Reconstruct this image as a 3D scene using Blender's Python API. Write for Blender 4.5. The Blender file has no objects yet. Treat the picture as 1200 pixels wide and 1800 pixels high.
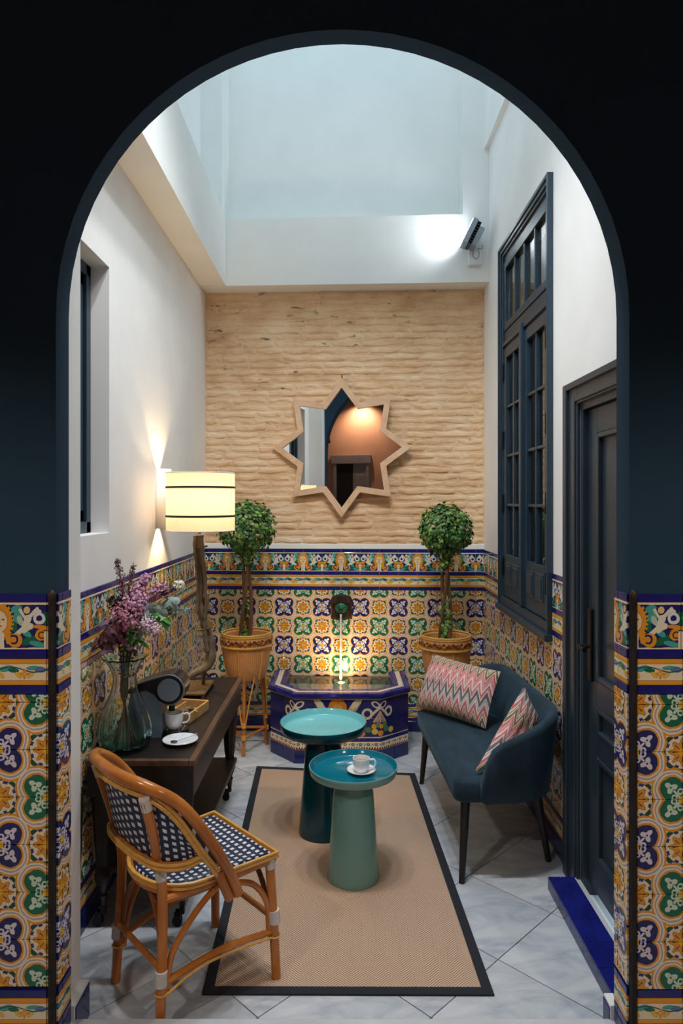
import bpy, bmesh, math, random
from mathutils import Vector, Matrix, Euler, noise
PI = math.pi
sc = bpy.context.scene
C = sc.collection
random.seed(7)

# ------------------------------------------------------------------ camera, sky, exposure
EYE = 1.69
cam_d = bpy.data.cameras.new('camera'); cam = bpy.data.objects.new('camera', cam_d); C.objects.link(cam)
cam.location = (0, 0, EYE); cam.rotation_euler = (PI/2, 0, 0)
cam_d.sensor_fit = 'VERTICAL'; cam_d.sensor_height = 36.0; cam_d.sensor_width = 24.0
cam_d.lens = 24.0                      # 1200 px focal length on a 1800 px high frame
cam_d.shift_y = -20/1800; cam_d.shift_x = -2/1800
cam_d.clip_start = 0.02; cam_d.clip_end = 100
sc.camera = cam

world = bpy.data.worlds.new('world'); sc.world = world; world.use_nodes = True
# overcast sky: the standard overcast brightening towards the zenith, (1 + 2 sin h) / 3
wn = world.node_tree; bg = wn.nodes['Background']; bg.inputs[0].default_value = (0.56, 0.81, 1.0, 1)
wt = wn.nodes.new('ShaderNodeTexCoord'); wx = wn.nodes.new('ShaderNodeSeparateXYZ'); wn.links.new(wt.outputs['Generated'], wx.inputs[0])
wm = wn.nodes.new('ShaderNodeMath'); wm.operation = 'MAXIMUM'; wm.inputs[1].default_value = 0.0; wn.links.new(wx.outputs['Z'], wm.inputs[0])
wa = wn.nodes.new('ShaderNodeMath'); wa.operation = 'MULTIPLY_ADD'; wn.links.new(wm.outputs[0], wa.inputs[0])
SKY = 2.1
wa.inputs[1].default_value = SKY*2/3; wa.inputs[2].default_value = SKY/3; wn.links.new(wa.outputs[0], bg.inputs[1])
sc.view_settings.view_transform = 'Standard'; sc.view_settings.look = 'None'
sc.view_settings.gamma = 1.0; sc.view_settings.use_curve_mapping = False
sc.view_settings.exposure = 0.0

# ------------------------------------------------------------------ colours and shader helpers
def lin(c): c /= 255.0; return c/12.92 if c <= .04045 else ((c+.055)/1.055)**2.4
def rgb(r, g, b): return (lin(r), lin(g), lin(b), 1.0)

class S:
    """a float socket in a node tree with arithmetic"""
    def __init__(s, nt, sock): s.nt, s.k = nt, sock
    def _m(s, op, *a):
        n = s.nt.nodes.new('ShaderNodeMath'); n.operation = op
        for i, v in enumerate((s,)+a):
            if isinstance(v, S): s.nt.links.new(v.k, n.inputs[i])
            else: n.inputs[i].default_value = v
        return S(s.nt, n.outputs[0])
    def __add__(s, o): return s._m('ADD', o)
    __radd__ = __add__
    def __sub__(s, o): return s._m('SUBTRACT', o)
    def __rsub__(s, o): return (s*-1)+o
    def __mul__(s, o): return s._m('MULTIPLY', o)
    __rmul__ = __mul__
    def __truediv__(s, o): return s._m('DIVIDE', o)
    def abs(s): return s._m('ABSOLUTE')
    def sin(s): return s._m('SINE')
    def cos(s): return s._m('COSINE')
    def sqrt(s): return s._m('SQRT')
    def floor(s): return s._m('FLOOR')
    def frac(s): return s._m('FRACT')
    def min(s, o): return s._m('MINIMUM', o)
    def max(s, o): return s._m('MAXIMUM', o)
    def lt(s, o): return s._m('LESS_THAN', o)
    def gt(s, o): return s._m('GREATER_THAN', o)
    def pp(s, o): return s._m('PINGPONG', o)
    def mod(s, o): return s._m('FLOORED_MODULO', o)
    def atan2(s, o): return s._m('ARCTAN2', o)
    def clamp(s): return s.max(0.0).min(1.0)
def hyp(x, y): return (x*x+y*y).sqrt()
def ell(x, y, cx, cy, rx, ry, ang=0):
    dx, dy = x-cx, y-cy
    if ang:
        c, s_ = math.cos(ang), math.sin(ang); dx, dy = dx*c+dy*s_, dy*c-dx*s_
    return hyp(dx*(1/rx), dy*(1/ry)).lt(1.0)
def seg(x, y, ax, ay, bx, by, r):
    ex, ey = bx-ax, by-ay; L = ex*ex+ey*ey
    px, py = x-ax, y-ay
    h = ((px*ex+py*ey)*(1/L)).clamp()
    return hyp(px-h*ex, py-h*ey).lt(r)
def ring(x, y, cx, cy, r, w): return (hyp(x-cx, y-cy)-r).abs().lt(w)

MATS = {}
class M:
    def __init__(s, name, base=(.8, .8, .8, 1), rough=.5, metal=0, spec=.5):
        s.m = bpy.data.materials.new(name); s.m.use_nodes = True; s.nt = s.m.node_tree
        s.b = s.nt.nodes['Principled BSDF']; MATS[name] = s.m
        s.b.inputs['Base Color'].default_value = base; s.b.inputs['Roughness'].default_value = rough
        s.b.inputs['Metallic'].default_value = metal; s.b.inputs['Specular IOR Level'].default_value = spec
        s.tc = None
    def coord(s, which='Object'):
        if not s.tc: s.tc = s.nt.nodes.new('ShaderNodeTexCoord')
        return s.tc.outputs[which]
    def xyz(s, which='UV'):
        n = s.nt.nodes.new('ShaderNodeSeparateXYZ'); s.nt.links.new(s.coord(which), n.inputs[0])
        return [S(s.nt, o) for o in n.outputs]
    def noise(s, scale, detail=3, which='Object', rough=.5, vec_scale=None, color=False, dist=0):
        n = s.nt.nodes.new('ShaderNodeTexNoise'); n.inputs['Scale'].default_value = scale
        n.inputs['Detail'].default_value = detail; n.inputs['Roughness'].default_value = rough
        n.inputs['Distortion'].default_value = dist
        src = s.coord(which)
        if vec_scale:
            mp = s.nt.nodes.new('ShaderNodeMapping'); mp.inputs['Scale'].default_value = vec_scale
            s.nt.links.new(src, mp.inputs[0]); src = mp.outputs[0]
        s.nt.links.new(src, n.inputs['Vector'])
        return n.outputs['Color'] if color else S(s.nt, n.outputs[0])
    def rand(s):
        n = s.nt.nodes.new('ShaderNodeObjectInfo'); return S(s.nt, n.outputs['Random'])
    def rng(s, v, a, b, c=0., d=1.):
        n = s.nt.nodes.new('ShaderNodeMapRange'); n.inputs[1].default_value = a; n.inputs[2].default_value = b
        n.inputs[3].default_value = c; n.inputs[4].default_value = d
        s.nt.links.new(v.k, n.inputs[0]); return S(s.nt, n.outputs[0])
    def mix(s, f, a, b, mode='MIX'):
        n = s.nt.nodes.new('ShaderNodeMix'); n.data_type = 'RGBA'; n.blend_type = mode
        for i, v in ((0, f), (6, a), (7, b)):
            if isinstance(v, S): s.nt.links.new(v.k, n.inputs[i])
            elif hasattr(v, 'links'): s.nt.links.new(v, n.inputs[i])
            else: n.inputs[i].default_value = v
        return n.outputs[2]
    def ramp(s, f, stops, interp='LINEAR'):
        n = s.nt.nodes.new('ShaderNodeValToRGB'); cr = n.color_ramp; cr.interpolation = interp
        while len(cr.elements) < len(stops): cr.elements.new(0.5)
        for e, (p, c) in zip(cr.elements, stops): e.position = p; e.color = c
        s.nt.links.new(f.k, n.inputs[0]); return n.outputs[0]
    def color(s, c): s.nt.links.new(c, s.b.inputs['Base Color']); return s
    def rough(s, v): s.nt.links.new(v.k, s.b.inputs['Roughness']); return s
    def bump(s, h, strength=.3, dist=.01):
        n = s.nt.nodes.new('ShaderNodeBump'); n.inputs['Strength'].default_value = strength
        n.inputs['Distance'].default_value = dist
        s.nt.links.new(h.k, n.inputs['Height']); s.nt.links.new(n.outputs[0], s.b.inputs['Normal']); return s

# ---- plain and lightly worn materials
def simple(name, col, rough=.5, metal=0, var=.12, scale=12, bump=0, bdist=.004, spec=.5, vs=None):
    m = M(name, col, rough, metal, spec)
    n = m.noise(scale, 4, vec_scale=vs)
    dk = tuple(x*(1-var) for x in col[:3])+(1,); lt = tuple(min(1, x*(1+var)) for x in col[:3])+(1,)
    m.color(m.ramp(n, [(.3, dk), (.7, lt)]))
    if bump: m.bump(m.noise(scale*6, 4, vec_scale=vs), bump, bdist)
    return m.m
def wood(name, c1, c2, rough=.4, vs=(3, 40, 40), bump=.15):
    m = M(name, c1, rough); n = m.noise(1.0, 5, vec_scale=vs, dist=.6); w = m.noise(.25, 3, vec_scale=vs)
    m.color(m.ramp(n*.7+w*.3, [(.3, c1), (.7, c2)])); m.bump(n, bump, .002); return m.m

simple('plaster_white', rgb(238, 236, 232), .75, var=.035, scale=3, bump=.12, bdist=.003)
simple('plaster_beam', rgb(238, 236, 230), .8, var=.03, scale=3, bump=.1, bdist=.003)
simple('navy_wall', rgb(40, 64, 82), .85, var=.08, scale=2, bump=.1, bdist=.003, spec=.15)
simple('navy_paint', rgb(34, 54, 68), .32, var=.1, scale=6, bump=.06, bdist=.001)
simple('navy_paint_door', rgb(42, 55, 66), .35, var=.1, scale=6, bump=.06, bdist=.001)
simple('black_iron', rgb(26, 25, 26), .45, .4, var=.3, scale=20)
simple('rusty_trim', rgb(40, 32, 28), .6, .3, var=.5, scale=30, bump=.3)
simple('grout', rgb(196, 186, 166), .85, var=.1)
simple('lobby_plaster', rgb(212, 162, 134), .8, var=.08, scale=2, bump=.1)
simple('lobby_ceiling', rgb(40, 36, 34), .8, var=.1)
simple('lobby_door', rgb(150, 142, 146), .5, var=.1)
simple('unlit_room_dark', rgb(30, 26, 24), .9, var=.2)  # flat dark colour for the darkness of unlit rooms behind the windows
simple('cobalt', rgb(26, 32, 112), .13, var=.3, scale=9, bump=.04)
simple('cobalt_base', rgb(32, 42, 104), .16, var=.3, scale=7, bump=.04)
simple('soot', rgb(22, 20, 20), .5)
simple('wicker_dark', rgb(96, 58, 28), .7)
simple('soil', rgb(46, 33, 22), .95, var=.4, scale=60, bump=.8)
simple('bark', rgb(104, 70, 42), .85, var=.35, scale=30, bump=.8, vs=(6, 6, 1))
simple('white_ceramic', rgb(236, 236, 236), .12, var=.01)
simple('coffee', rgb(168, 142, 122), .4)
simple('brass_lamp', rgb(118, 92, 58), .5, .55, var=.35, scale=40, bump=.6)
simple('shade_band', rgb(48, 34, 22), .8)
simple('machine_body', rgb(118, 134, 148), .38, .15, var=.08)
simple('machine_black', rgb(20, 21, 24), .25, var=.1)
simple('steel', rgb(150, 155, 160), .3, .9)
simple('cable_black', rgb(22, 22, 24), .5)
simple('straw_tray', rgb(196, 152, 92), .8, var=.3, scale=80, bump=1, vs=(1, 1, 3))
simple('sachet_brown', rgb(70, 44, 32), .5); simple('sachet_yellow', rgb(222, 196, 40), .5)
simple('sachet_grey', rgb(120, 118, 122), .35, .3); simple('sachet_violet', rgb(92, 58, 110), .5)
simple('teal_light', rgb(112, 190, 194), .13, var=.02); simple('teal_dark', rgb(8, 62, 72), .15, var=.04)
simple('teal_mid', rgb(12, 112, 132), .12, var=.03); simple('sage_teal', rgb(116, 160, 152), .17, var=.02)
simple('settee_leg', rgb(24, 24, 26), .45)
simple('rug_edge', rgb(34, 36, 42), .9, var=.2, scale=150, bump=.5)
simple('cane_white', rgb(232, 226, 218), .6, var=.06, scale=60, bump=.6, vs=(1, 1, 12))
simple('cane_yellow', rgb(214, 160, 78), .42, var=.14, scale=25, vs=(1, 1, 6))
simple('flood_grey', rgb(150, 158, 166), .4, .5); simple('plastic_white', rgb(226, 226, 224), .4)
simple('bronze', rgb(64, 46, 36), .5, .5, var=.4, scale=30, bump=.5); simple('verdigris', rgb(36, 112, 84), .35, .1, var=.45, scale=25, bump=.6)
simple('plum', rgb(118, 74, 86), .7, var=.3, scale=90); simple('pink_petal', rgb(206, 150, 178), .7, var=.25, scale=70)
simple('rose_petal', rgb(182, 116, 136), .7, var=.3, scale=70)
simple('pale_petal', rgb(226, 196, 208), .7, var=.15, scale=80); simple('white_petal', rgb(236, 234, 214), .7, var=.05)
simple('euca_leaf', rgb(150, 168, 162), .6, var=.25, scale=40); simple('fresh_leaf', rgb(72, 138, 44), .4, var=.3, scale=40)
simple('stem_green', rgb(96, 112, 62), .6, var=.2); simple('stem_red', rgb(120, 48, 58), .6, var=.2)
simple('dark_spray', rgb(70, 48, 56), .8, var=.3, scale=60)
wood('cane', rgb(158, 88, 32), rgb(208, 130, 58), .2, (8, 8, 5), .05)
wood('cane_dark', rgb(112, 58, 24), rgb(150, 84, 40), .32, (8, 8, 5), .05)
wood('pine', rgb(206, 160, 120), rgb(232, 194, 158), .55, (14, 30, 14), .1)
wood('console_wood', rgb(17, 14, 13), rgb(42, 31, 26), .38, (30, 2.2, 30), .25)
wood('console_edge', rgb(52, 36, 27), rgb(112, 78, 56), .45, (30, 2.2, 30), .25)
wood('log_wood', rgb(78, 62, 46), rgb(142, 118, 90), .75, (30, 30, 4), .8)

# wicker weave
m = M('wicker', rgb(206, 140, 78), .55)
x, y, z = m.xyz('UV'); w = ((x*408).sin()*((y*520).sin()*.5+.5)); n = m.noise(20, 3)
m.color(m.ramp(w*.25+.35+n*.3, [(.15, rgb(160, 96, 48)), (.45, rgb(214, 146, 84)), (.8, rgb(232, 174, 110))])); m.bump(w, .5, .003)

# marble floor
m = M('marble', rgb(200, 205, 212), .28)
r = m.rand(); n = m.noise(3.2, 7, 'Object', .62, vec_scale=(1.0, 2.2, 1), dist=1.2); n2 = m.noise(.9, 3)
c = m.ramp(n, [(.30, rgb(150, 158, 170)), (.48, rgb(198, 202, 207)), (.62, rgb(220, 221, 222)), (.8, rgb(188, 182, 172))])
c = m.mix(m.rng(r, 0, 1, 0, .45), c, rgb(168, 172, 178), 'MIX'); m.color(c)
m.rough(m.rng(n2, .3, .7, .2, .38))
simple('tile_cream', rgb(226, 214, 190), .2, var=.2, scale=60)
simple('marble_step', rgb(196, 198, 200), .35, var=.1, scale=4)
simple('floor_joint', rgb(104, 104, 104), .8)

# limewashed brick
m = M('lime_brick', rgb(212, 180, 138), .85)
g = m.nt.nodes.new('ShaderNodeNewGeometry')
def wnoise(scale, detail, vs, rough=.55):
    mp = m.nt.nodes.new('ShaderNodeMapping'); mp.inputs['Scale'].default_value = vs
    m.nt.links.new(g.outputs['Position'], mp.inputs[0])
    n = m.nt.nodes.new('ShaderNodeTexNoise'); n.inputs['Scale'].default_value = scale; n.inputs['Detail'].default_value = detail
    n.inputs['Roughness'].default_value = rough
    m.nt.links.new(mp.outputs[0], n.inputs['Vector']); return S(m.nt, n.outputs[0])
n1 = wnoise(5, 5, (1, 1, 2.5)); n2 = wnoise(1.4, 3, (1, 1, 1)); n3 = wnoise(7, 4, (1, 1, 3.2), .7)
c = m.ramp(n1*.6+n2*.4, [(.32, rgb(206, 160, 116)), (.5, rgb(230, 192, 150)), (.68, rgb(242, 214, 178))])
sz_ = m.nt.nodes.new('ShaderNodeSeparateXYZ'); m.nt.links.new(g.outputs['Position'], sz_.inputs[0])
c = m.mix(m.rng(n3+m.rng(S(m.nt, sz_.outputs[2]), 1.9, 3.2, -.02, .05), .66, .74), c, rgb(104, 84, 64)); m.color(c)
m.bump(wnoise(26, 6, (1, 1, 1.6)), .55, .012)

# ---- azulejo glazes
def glaze_pos(m, amt):
    x, y, z = m.xyz('UV')
    n = m.nt.nodes.new('ShaderNodeTexNoise'); n.inputs['Scale'].default_value = 6; n.inputs['Detail'].default_value = 1
    m.nt.links.new(m.coord('UV'), n.inputs['Vector'])
    sp = m.nt.nodes.new('ShaderNodeSeparateColor'); m.nt.links.new(n.outputs['Color'], sp.inputs[0])
    return x+(S(m.nt, sp.outputs[0])-.5)*amt, y+(S(m.nt, sp.outputs[1])-.5)*amt
CREAM = rgb(236, 220, 184); OCHRE = rgb(226, 152, 44); YEL = rgb(236, 190, 62); COB = rgb(34, 40, 100); GRN = rgb(24, 106, 80)
TEAL = rgb(70, 166, 158); DK = rgb(52, 44, 58); DGRN = rgb(24, 84, 62)
m = M('azulejo_field', CREAM, .13)
u, v = glaze_pos(m, .05)
a, b = u.pp(1.0), v.pp(1.0)
g_ = (a+b).gt(1.0)                                    # 1 = green cell, 0 = blue cell
A = a+g_*(1-a*2); B = b+g_*(1-b*2)
P, Q = A.max(B), A.min(B)                             # blue/green centre (0,0), flower centre (1,0)
r = hyp(P, Q); th = Q.atan2(P)
d = (hyp(P-.225, Q-.225)-.25).min(r-.25)
X, Y = 1-P, Q
ro = hyp(X, Y); to = Y.atan2(X)
c = m.mix(1.0, CREAM, CREAM)
# vines and leaves of the flower cell
lf = ((to*8).cos()*.5+.5)*((ro-.40).abs().lt(.045))
c = m.mix(lf.gt(.45), c, DGRN)
lf2 = ((to*8+PI).cos()).gt(.5)*((ro-.335).abs().lt(.032)); c = m.mix(lf2, c, rgb(44, 56, 126))
c = m.mix((ro-.40-(to*8).sin()*.035).abs().lt(.009), c, DK)
pet = ro-(.235+(to*8).cos()*.05)
c = m.mix(pet.lt(.012), c, DK); c = m.mix(pet.lt(0), c, OCHRE)
c = m.mix(((to*8).cos().gt(.86))*(ro.gt(.09))*(ro.lt(.21)), c, rgb(96, 60, 38))
c = m.mix(ro.lt(.075), c, YEL)
# ribbon
c = m.mix(d.lt(.190), c, OCHRE); c = m.mix(d.lt(.148), c, rgb(240, 226, 200))
c = m.mix((d-.095).abs().lt(.016), c, rgb(176, 166, 172)); c = m.mix(d.lt(.042), c, OCHRE)
# blue / green cell
cellcol = m.mix(g_, COB, GRN)
c = m.mix(d.lt(.0), c, cellcol)
q = hyp(P-.25, Q-.25); tq = (Q-.25).atan2(P-.25)
leaf = (q-(.105+(tq*3-PI*.75).cos()*.045)).lt(0)
stem = ((P-Q).abs().lt(.035))*(r.lt(.27)); curl = (hyp(P-.17, Q-.04)-.05).abs().lt(.018)
inn = leaf.max(stem).max(curl)*(d.lt(-.03))
leafcol = m.mix(g_, rgb(222, 216, 226), rgb(206, 226, 204))
c = m.mix(inn, c, leafcol)
c = m.mix(((q).lt(.024))*(d.lt(0)), c, cellcol)
c = m.mix(r.lt(.085), c, YEL)
nz = m.noise(.9, 2, 'UV'); c = m.mix(m.rng(nz, .45, .8, 0, .35), c, rgb(214, 186, 140), 'MULTIPLY'); m.color(c)
m.bump(d.lt(.12)*(d.gt(0))+nz*.6, .12, .002)

m = M('azulejo_frieze', COB, .13)                      # u: 0 = sun, 1 = fountain scroll, period 2; v: 0..1
u, v = glaze_pos(m, .04); s = u.pp(1.0); t = v
c = m.mix(1.0, COB, COB)
for (cx, cy, rx, ry, an, col) in ((.40, .70, .15, .10, 1.2, TEAL), (.36, .86, .12, .08, .3, TEAL), (.62, .20, .17, .08, .5, GRN), (.80, .12, .17, .06, -.2, TEAL), (.57, .34, .12, .06, -.5, TEAL), (.97, .66, .07, .14, 0, GRN), (.3, .5, .07, .12, .2, GRN)):
    c = m.mix(ell(s, t, cx, cy, rx, ry, an), c, col)
for sg in ((.52, .42, .6, .66, .075), (.60, .66, .80, .86, .04), (.5, .44, .33, .3, .05), (.58, .62, .44, .84, .03), (.52, .42, .66, .5, .06)):
    c = m.mix(seg(s, t, *sg), c, rgb(226, 222, 196))
c = m.mix(ell(s, t, .58, .84, .07, .075), c, rgb(232, 196, 140))
c = m.mix(ell(s, t, .43, .62, .06, .11, .3), c, rgb(186, 206, 176))
c = m.mix(ring(s, t, .84, .66, .095, .032), c, rgb(226, 226, 226)); c = m.mix(ell(s, t, .83, .80, .06, .05), c, rgb(226, 226, 226))
c = m.mix(ell(s, t, .9, .47, .2, .045, -.15), c, OCHRE); c = m.mix(ell(s, t, .87, .31, .12, .12), c, OCHRE); c = m.mix(ring(s, t, .90, .31, .07, .014), c, DK)
c = m.mix(seg(s, t, 1.0, .02, 1.0, .34, .06), c, CREAM)
c = m.mix(ell(s, t, .33, .20, .15, .15), c, OCHRE); c = m.mix(ring(s, t, .30, .22, .085, .022), c, COB)
c = m.mix(seg(s, t, .16, .34, .20, .18, .06), c, OCHRE)
rs = hyp(s*1.15, (t-.60)*.86); ts = (t-.60).atan2(s)
c = m.mix((rs-(.31+((ts*22).sin().gt(0))*.045)).lt(0), c, OCHRE)
c = m.mix(rs.lt(.205), c, DK); c = m.mix(rs.lt(.195), c, rgb(236, 214, 170))
c = m.mix(ell(s, t, .075, .63, .035, .018), c, rgb(150, 96, 60)); c = m.mix(ell(s, t, .0, .50, .06, .016), c, rgb(178, 90, 60)); c = m.mix(ell(s, t, .0, .57, .02, .06), c, rgb(206, 160, 110))
c = m.mix(seg(s, t, 0, .0, 0, .30, .10), c, rgb(232, 222, 204))
c = m.mix(t.lt(.045).max(t.gt(.95)), c, CREAM)
nz = m.noise(.9, 2, 'UV'); c = m.mix(m.rng(nz, .45, .8, 0, .3), c, rgb(214, 186, 140), 'MULTIPLY'); m.color(c); m.bump(nz, .1, .002)

m = M('azulejo_vine', CREAM, .14)
u, v = glaze_pos(m, .03); s = u.frac(); t = v
c = m.mix(1.0, rgb(236, 228, 208), CREAM)
wv = (s*2*PI).sin()*.10
for (cx, cy, rx, ry, an, col) in ((.12, .62, .12, .09, .5, TEAL), (.30, .58, .11, .08, -.5, GRN), (.20, .70, .08, .06, 0, TEAL), (.86, .60, .12, .10, -.4, rgb(96, 120, 170)), (.70, .66, .12, .07, .3, TEAL), (.40, .40, .05, .12, .4, YEL), (.66, .40, .05, .12, -.4, YEL), (.05, .38, .04, .10, .2, YEL)):
    c = m.mix(ell(s, t, cx, cy, rx*1.08, ry*1.1, an), c, DK); c = m.mix(ell(s, t, cx, cy, rx, ry, an), c, col)
c = m.mix((t-.60-wv).abs().lt(.025), c, rgb(28, 90, 90))
fx, fy = (s-.53), (t-.43)*.55; fr = hyp(fx, fy); ft = fy.atan2(fx)
c = m.mix((fr-(.085+(ft*4).cos()*.03)).lt(0), c, OCHRE); c = m.mix(fr.lt(.035), c, YEL)
c = m.mix(t.lt(.19).max(t.gt(.81)), c, DK); c = m.mix(t.lt(.175).max(t.gt(.825)), c, rgb(230, 158, 48)); m.color(c)

m = M('azulejo_cherub', COB, .14)                      # fountain panels; u in metres from the panel middle, v in metres from its foot
u, v = glaze_pos(m, .01); s = u.abs(); t = v
c = m.mix(1.0, rgb(30, 46, 120), COB)
for k in range(4):
    c = m.mix(ell(s, t, .085+.012*k, .165+.02*k, .062-.006*k, .020, .75), c, (rgb(220, 200, 160), rgb(84, 150, 140), rgb(226, 190, 120), rgb(230, 214, 180))[k])
c = m.mix(ell(s, t, 0, .19, .060, .066), c, rgb(214, 132, 40)); c = m.mix(ell(s, t, 0, .175, .036, .044), c, rgb(228, 160, 70))
c = m.mix(ell(s, t, .014, .185, .007, .005), c, DK); c = m.mix(ell(s, t, 0, .155, .012, .004), c, rgb(160, 70, 40))
c = m.mix(ell(s, t, 0, .118, .06, .022), c, rgb(226, 200, 150))
for (cx, cy, rx, ry, an) in ((.245, .215, .032, .020, -.5), (.30, .215, .032, .020, .5)):
    c = m.mix(ell(s, t, cx, cy, rx, ry, an), c, rgb(226, 210, 186)); c = m.mix(ell(s, t, cx, cy, rx*.6, ry*.55, an), c, COB)
c = m.mix(ring(s, t, .19, .155, .028, .008), c, rgb(222, 206, 180)); c = m.mix(ring(s, t, .345, .165, .026, .008), c, rgb(222, 206, 180))
c = m.mix(seg(s, t, .275, .2, .22, .15, .008).max(seg(s, t, .275, .2, .33, .15, .008)), c, rgb(222, 206, 180))
for k in range(5):
    c = m.mix(seg(s, t, .275, .17, .235+.02*k, .105, .007), c, (rgb(206, 170, 130), rgb(184, 150, 150))[k % 2])
for k in range(9):
    c = m.mix(ell(s, t, .03+.042*k, .03+.012*((k*5) % 3), .021, .019), c, (rgb(232, 160, 40), rgb(86, 130, 90), rgb(226, 190, 90))[k % 3])
for k in range(4):
    c = m.mix(ell(s, t, .235+.026*k, .075+.01*(k % 2), .017, .016), c, (rgb(232, 160, 40), rgb(96, 136, 90))[k % 2])
c = m.mix((t.lt(.008)).max(t.gt(.247)), c, rgb(226, 206, 170)); m.color(c)

m = M('azulejo_zigzag', CREAM, .16)
u, v = glaze_pos(m, .01); s = (u*(1/.05)).frac(); t = v
c = m.mix(1.0, rgb(206, 180, 132), CREAM)
c = m.mix(ell(s, t, .5, .70, .22, .17), c, rgb(70, 80, 96)); c = m.mix(ell(s, t, .5, .72, .12, .10), c, rgb(220, 180, 100)); c = m.mix(ell(s, t, .0, .68, .14, .12), c, rgb(120, 110, 70))
z1 = ((u*(1/.0167)).frac()-.5).abs()
c = m.mix((t.lt(.40))*(t.gt(.06))*((t*1.4-z1-.02).lt(.12)), c, rgb(130, 44, 46))
m.color(c)

# herringbone sisal rug (object space, metres)
m = M('sisal', rgb(186, 146, 112), .95)
x, y, z = m.xyz('Object')
zig = (x*(1/.045)).pp(1.0); ph = (y*(1/.0115)+zig*3.9)
st = ph.frac(); n = m.noise(90, 2); n2 = m.noise(2.0, 2)
th_ = m.rng((st-.5).abs(), .16, .32)
c = m.mix(th_, rgb(224, 196, 168), rgb(148, 114, 92)); c = m.mix(m.rng(n, .3, .7, 0, .25), c, rgb(180, 142, 116)); c = m.mix(m.rng(n2, .4, .7, 0, .18), c, rgb(198, 148, 120)); m.color(c)
m.bump(th_*-1+n*.3, .5, .003)

# woven cane seat: white squares on navy (UV in metres)
m = M('weave', rgb(36, 48, 76), .5)
x, y, z = m.xyz('UV'); cs = .0132
i = (x*(1/cs)).floor(); j = (y*(1/cs)).floor(); fi = (x*(1/cs)).frac(); fj = (y*(1/cs)).frac()
ev = i.mod(2.0).lt(.5); par = ((j+(i*.5).floor()).mod(2.0)).lt(.5)
c = m.mix(ev*par, rgb(30, 44, 74), rgb(226, 228, 232))
c = m.mix(m.noise(500, 1), c, rgb(120, 120, 130), 'SOFT_LIGHT'); m.color(c)
m.bump((fi*PI).sin()*(fj*PI).sin(), .4, .002)

# zigzag knit cushions
m = M('zigzag_knit', rgb(220, 190, 180), .9)
x, y, z = m.xyz('UV')
n = m.noise(5, 2, 'UV'); zz = (x*(1/.026)+(n-.5)*.6).pp(1.0); t = y*1.0-zz*.070+(n-.5)*.03
f = (t*(1/.30)+.25).frac()
st = [(0, rgb(196, 60, 56)), (.05, rgb(226, 200, 150)), (.09, rgb(60, 54, 62)), (.15, rgb(70, 62, 66)), (.18, rgb(226, 208, 166)), (.22, rgb(150, 120, 96)), (.27, rgb(230, 214, 182)), (.31, rgb(190, 52, 84)), (.37, rgb(206, 72, 106)), (.41, rgb(226, 216, 210)), (.46, rgb(176, 168, 166)), (.51, rgb(214, 206, 196)), (.55, rgb(58, 62, 84)), (.62, rgb(50, 52, 72)), (.66, rgb(230, 216, 206)), (.70, rgb(222, 132, 142)), (.75, rgb(206, 66, 74)), (.80, rgb(236, 222, 212)), (.86, rgb(226, 140, 150))]
c = m.ramp(f, st, 'CONSTANT'); fine = ((t*(1/.0125)).frac()).lt(.34)
c = m.mix(fine*.55, c, rgb(236, 226, 214)); c = m.mix(m.noise(260, 2), c, rgb(128, 128, 128), 'SOFT_LIGHT'); m.color(c)
m.bump(m.noise(240, 2)+(zz*3), .4, .003)

# velvet
m = M('velvet', rgb(26, 50, 70), .85); n = m.noise(4, 6, vec_scale=(3, 1, 1), dist=.8); n2 = m.noise(300, 2)
m.color(m.ramp(n*.7+n2*.3, [(.32, rgb(10, 30, 42)), (.68, rgb(36, 64, 80))])); m.b.inputs['Sheen Weight'].default_value = .4; m.b.inputs['Sheen Roughness'].default_value = .4
m.b.inputs['Sheen Tint'].default_value = rgb(100, 142, 162); m.bump(n2, .2, .002)

# leaves with colour variation
m = M('ivy_leaf', rgb(52, 98, 36), .42); x, y, z = m.xyz('UV')
m.color(m.ramp(x, [(0, rgb(30, 66, 32)), (.45, rgb(66, 112, 48)), (.8, rgb(116, 152, 62)), (1, rgb(168, 182, 84))]))
m.b.inputs['Subsurface Weight'].default_value = 0.0

# glass
def glass(name, col, rough=.02, ior=1.45):
    m = M(name, col, rough); m.b.inputs['Transmission Weight'].default_value = 1; m.b.inputs['IOR'].default_value = ior; return m
glass('pane_glass', rgb(235, 240, 240), .0)
m = glass('vase_glass', rgb(222, 242, 238), .01); x, y, z = m.xyz('Object')
m.color(m.ramp(z*(1/.38), [(0, rgb(110, 218, 204)), (.22, rgb(222, 246, 242)), (.45, rgb(252, 255, 254)), (.85, rgb(250, 255, 253)), (1, rgb(190, 234, 226))]))
glass('water', rgb(232, 242, 244), .03, 1.33)
m = M('mirror', (.86, .88, .88, 1), .015, 1.0); mm = m.noise(2, 1); m.rough(m.rng(mm, 0, 1, .012, .02))

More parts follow.
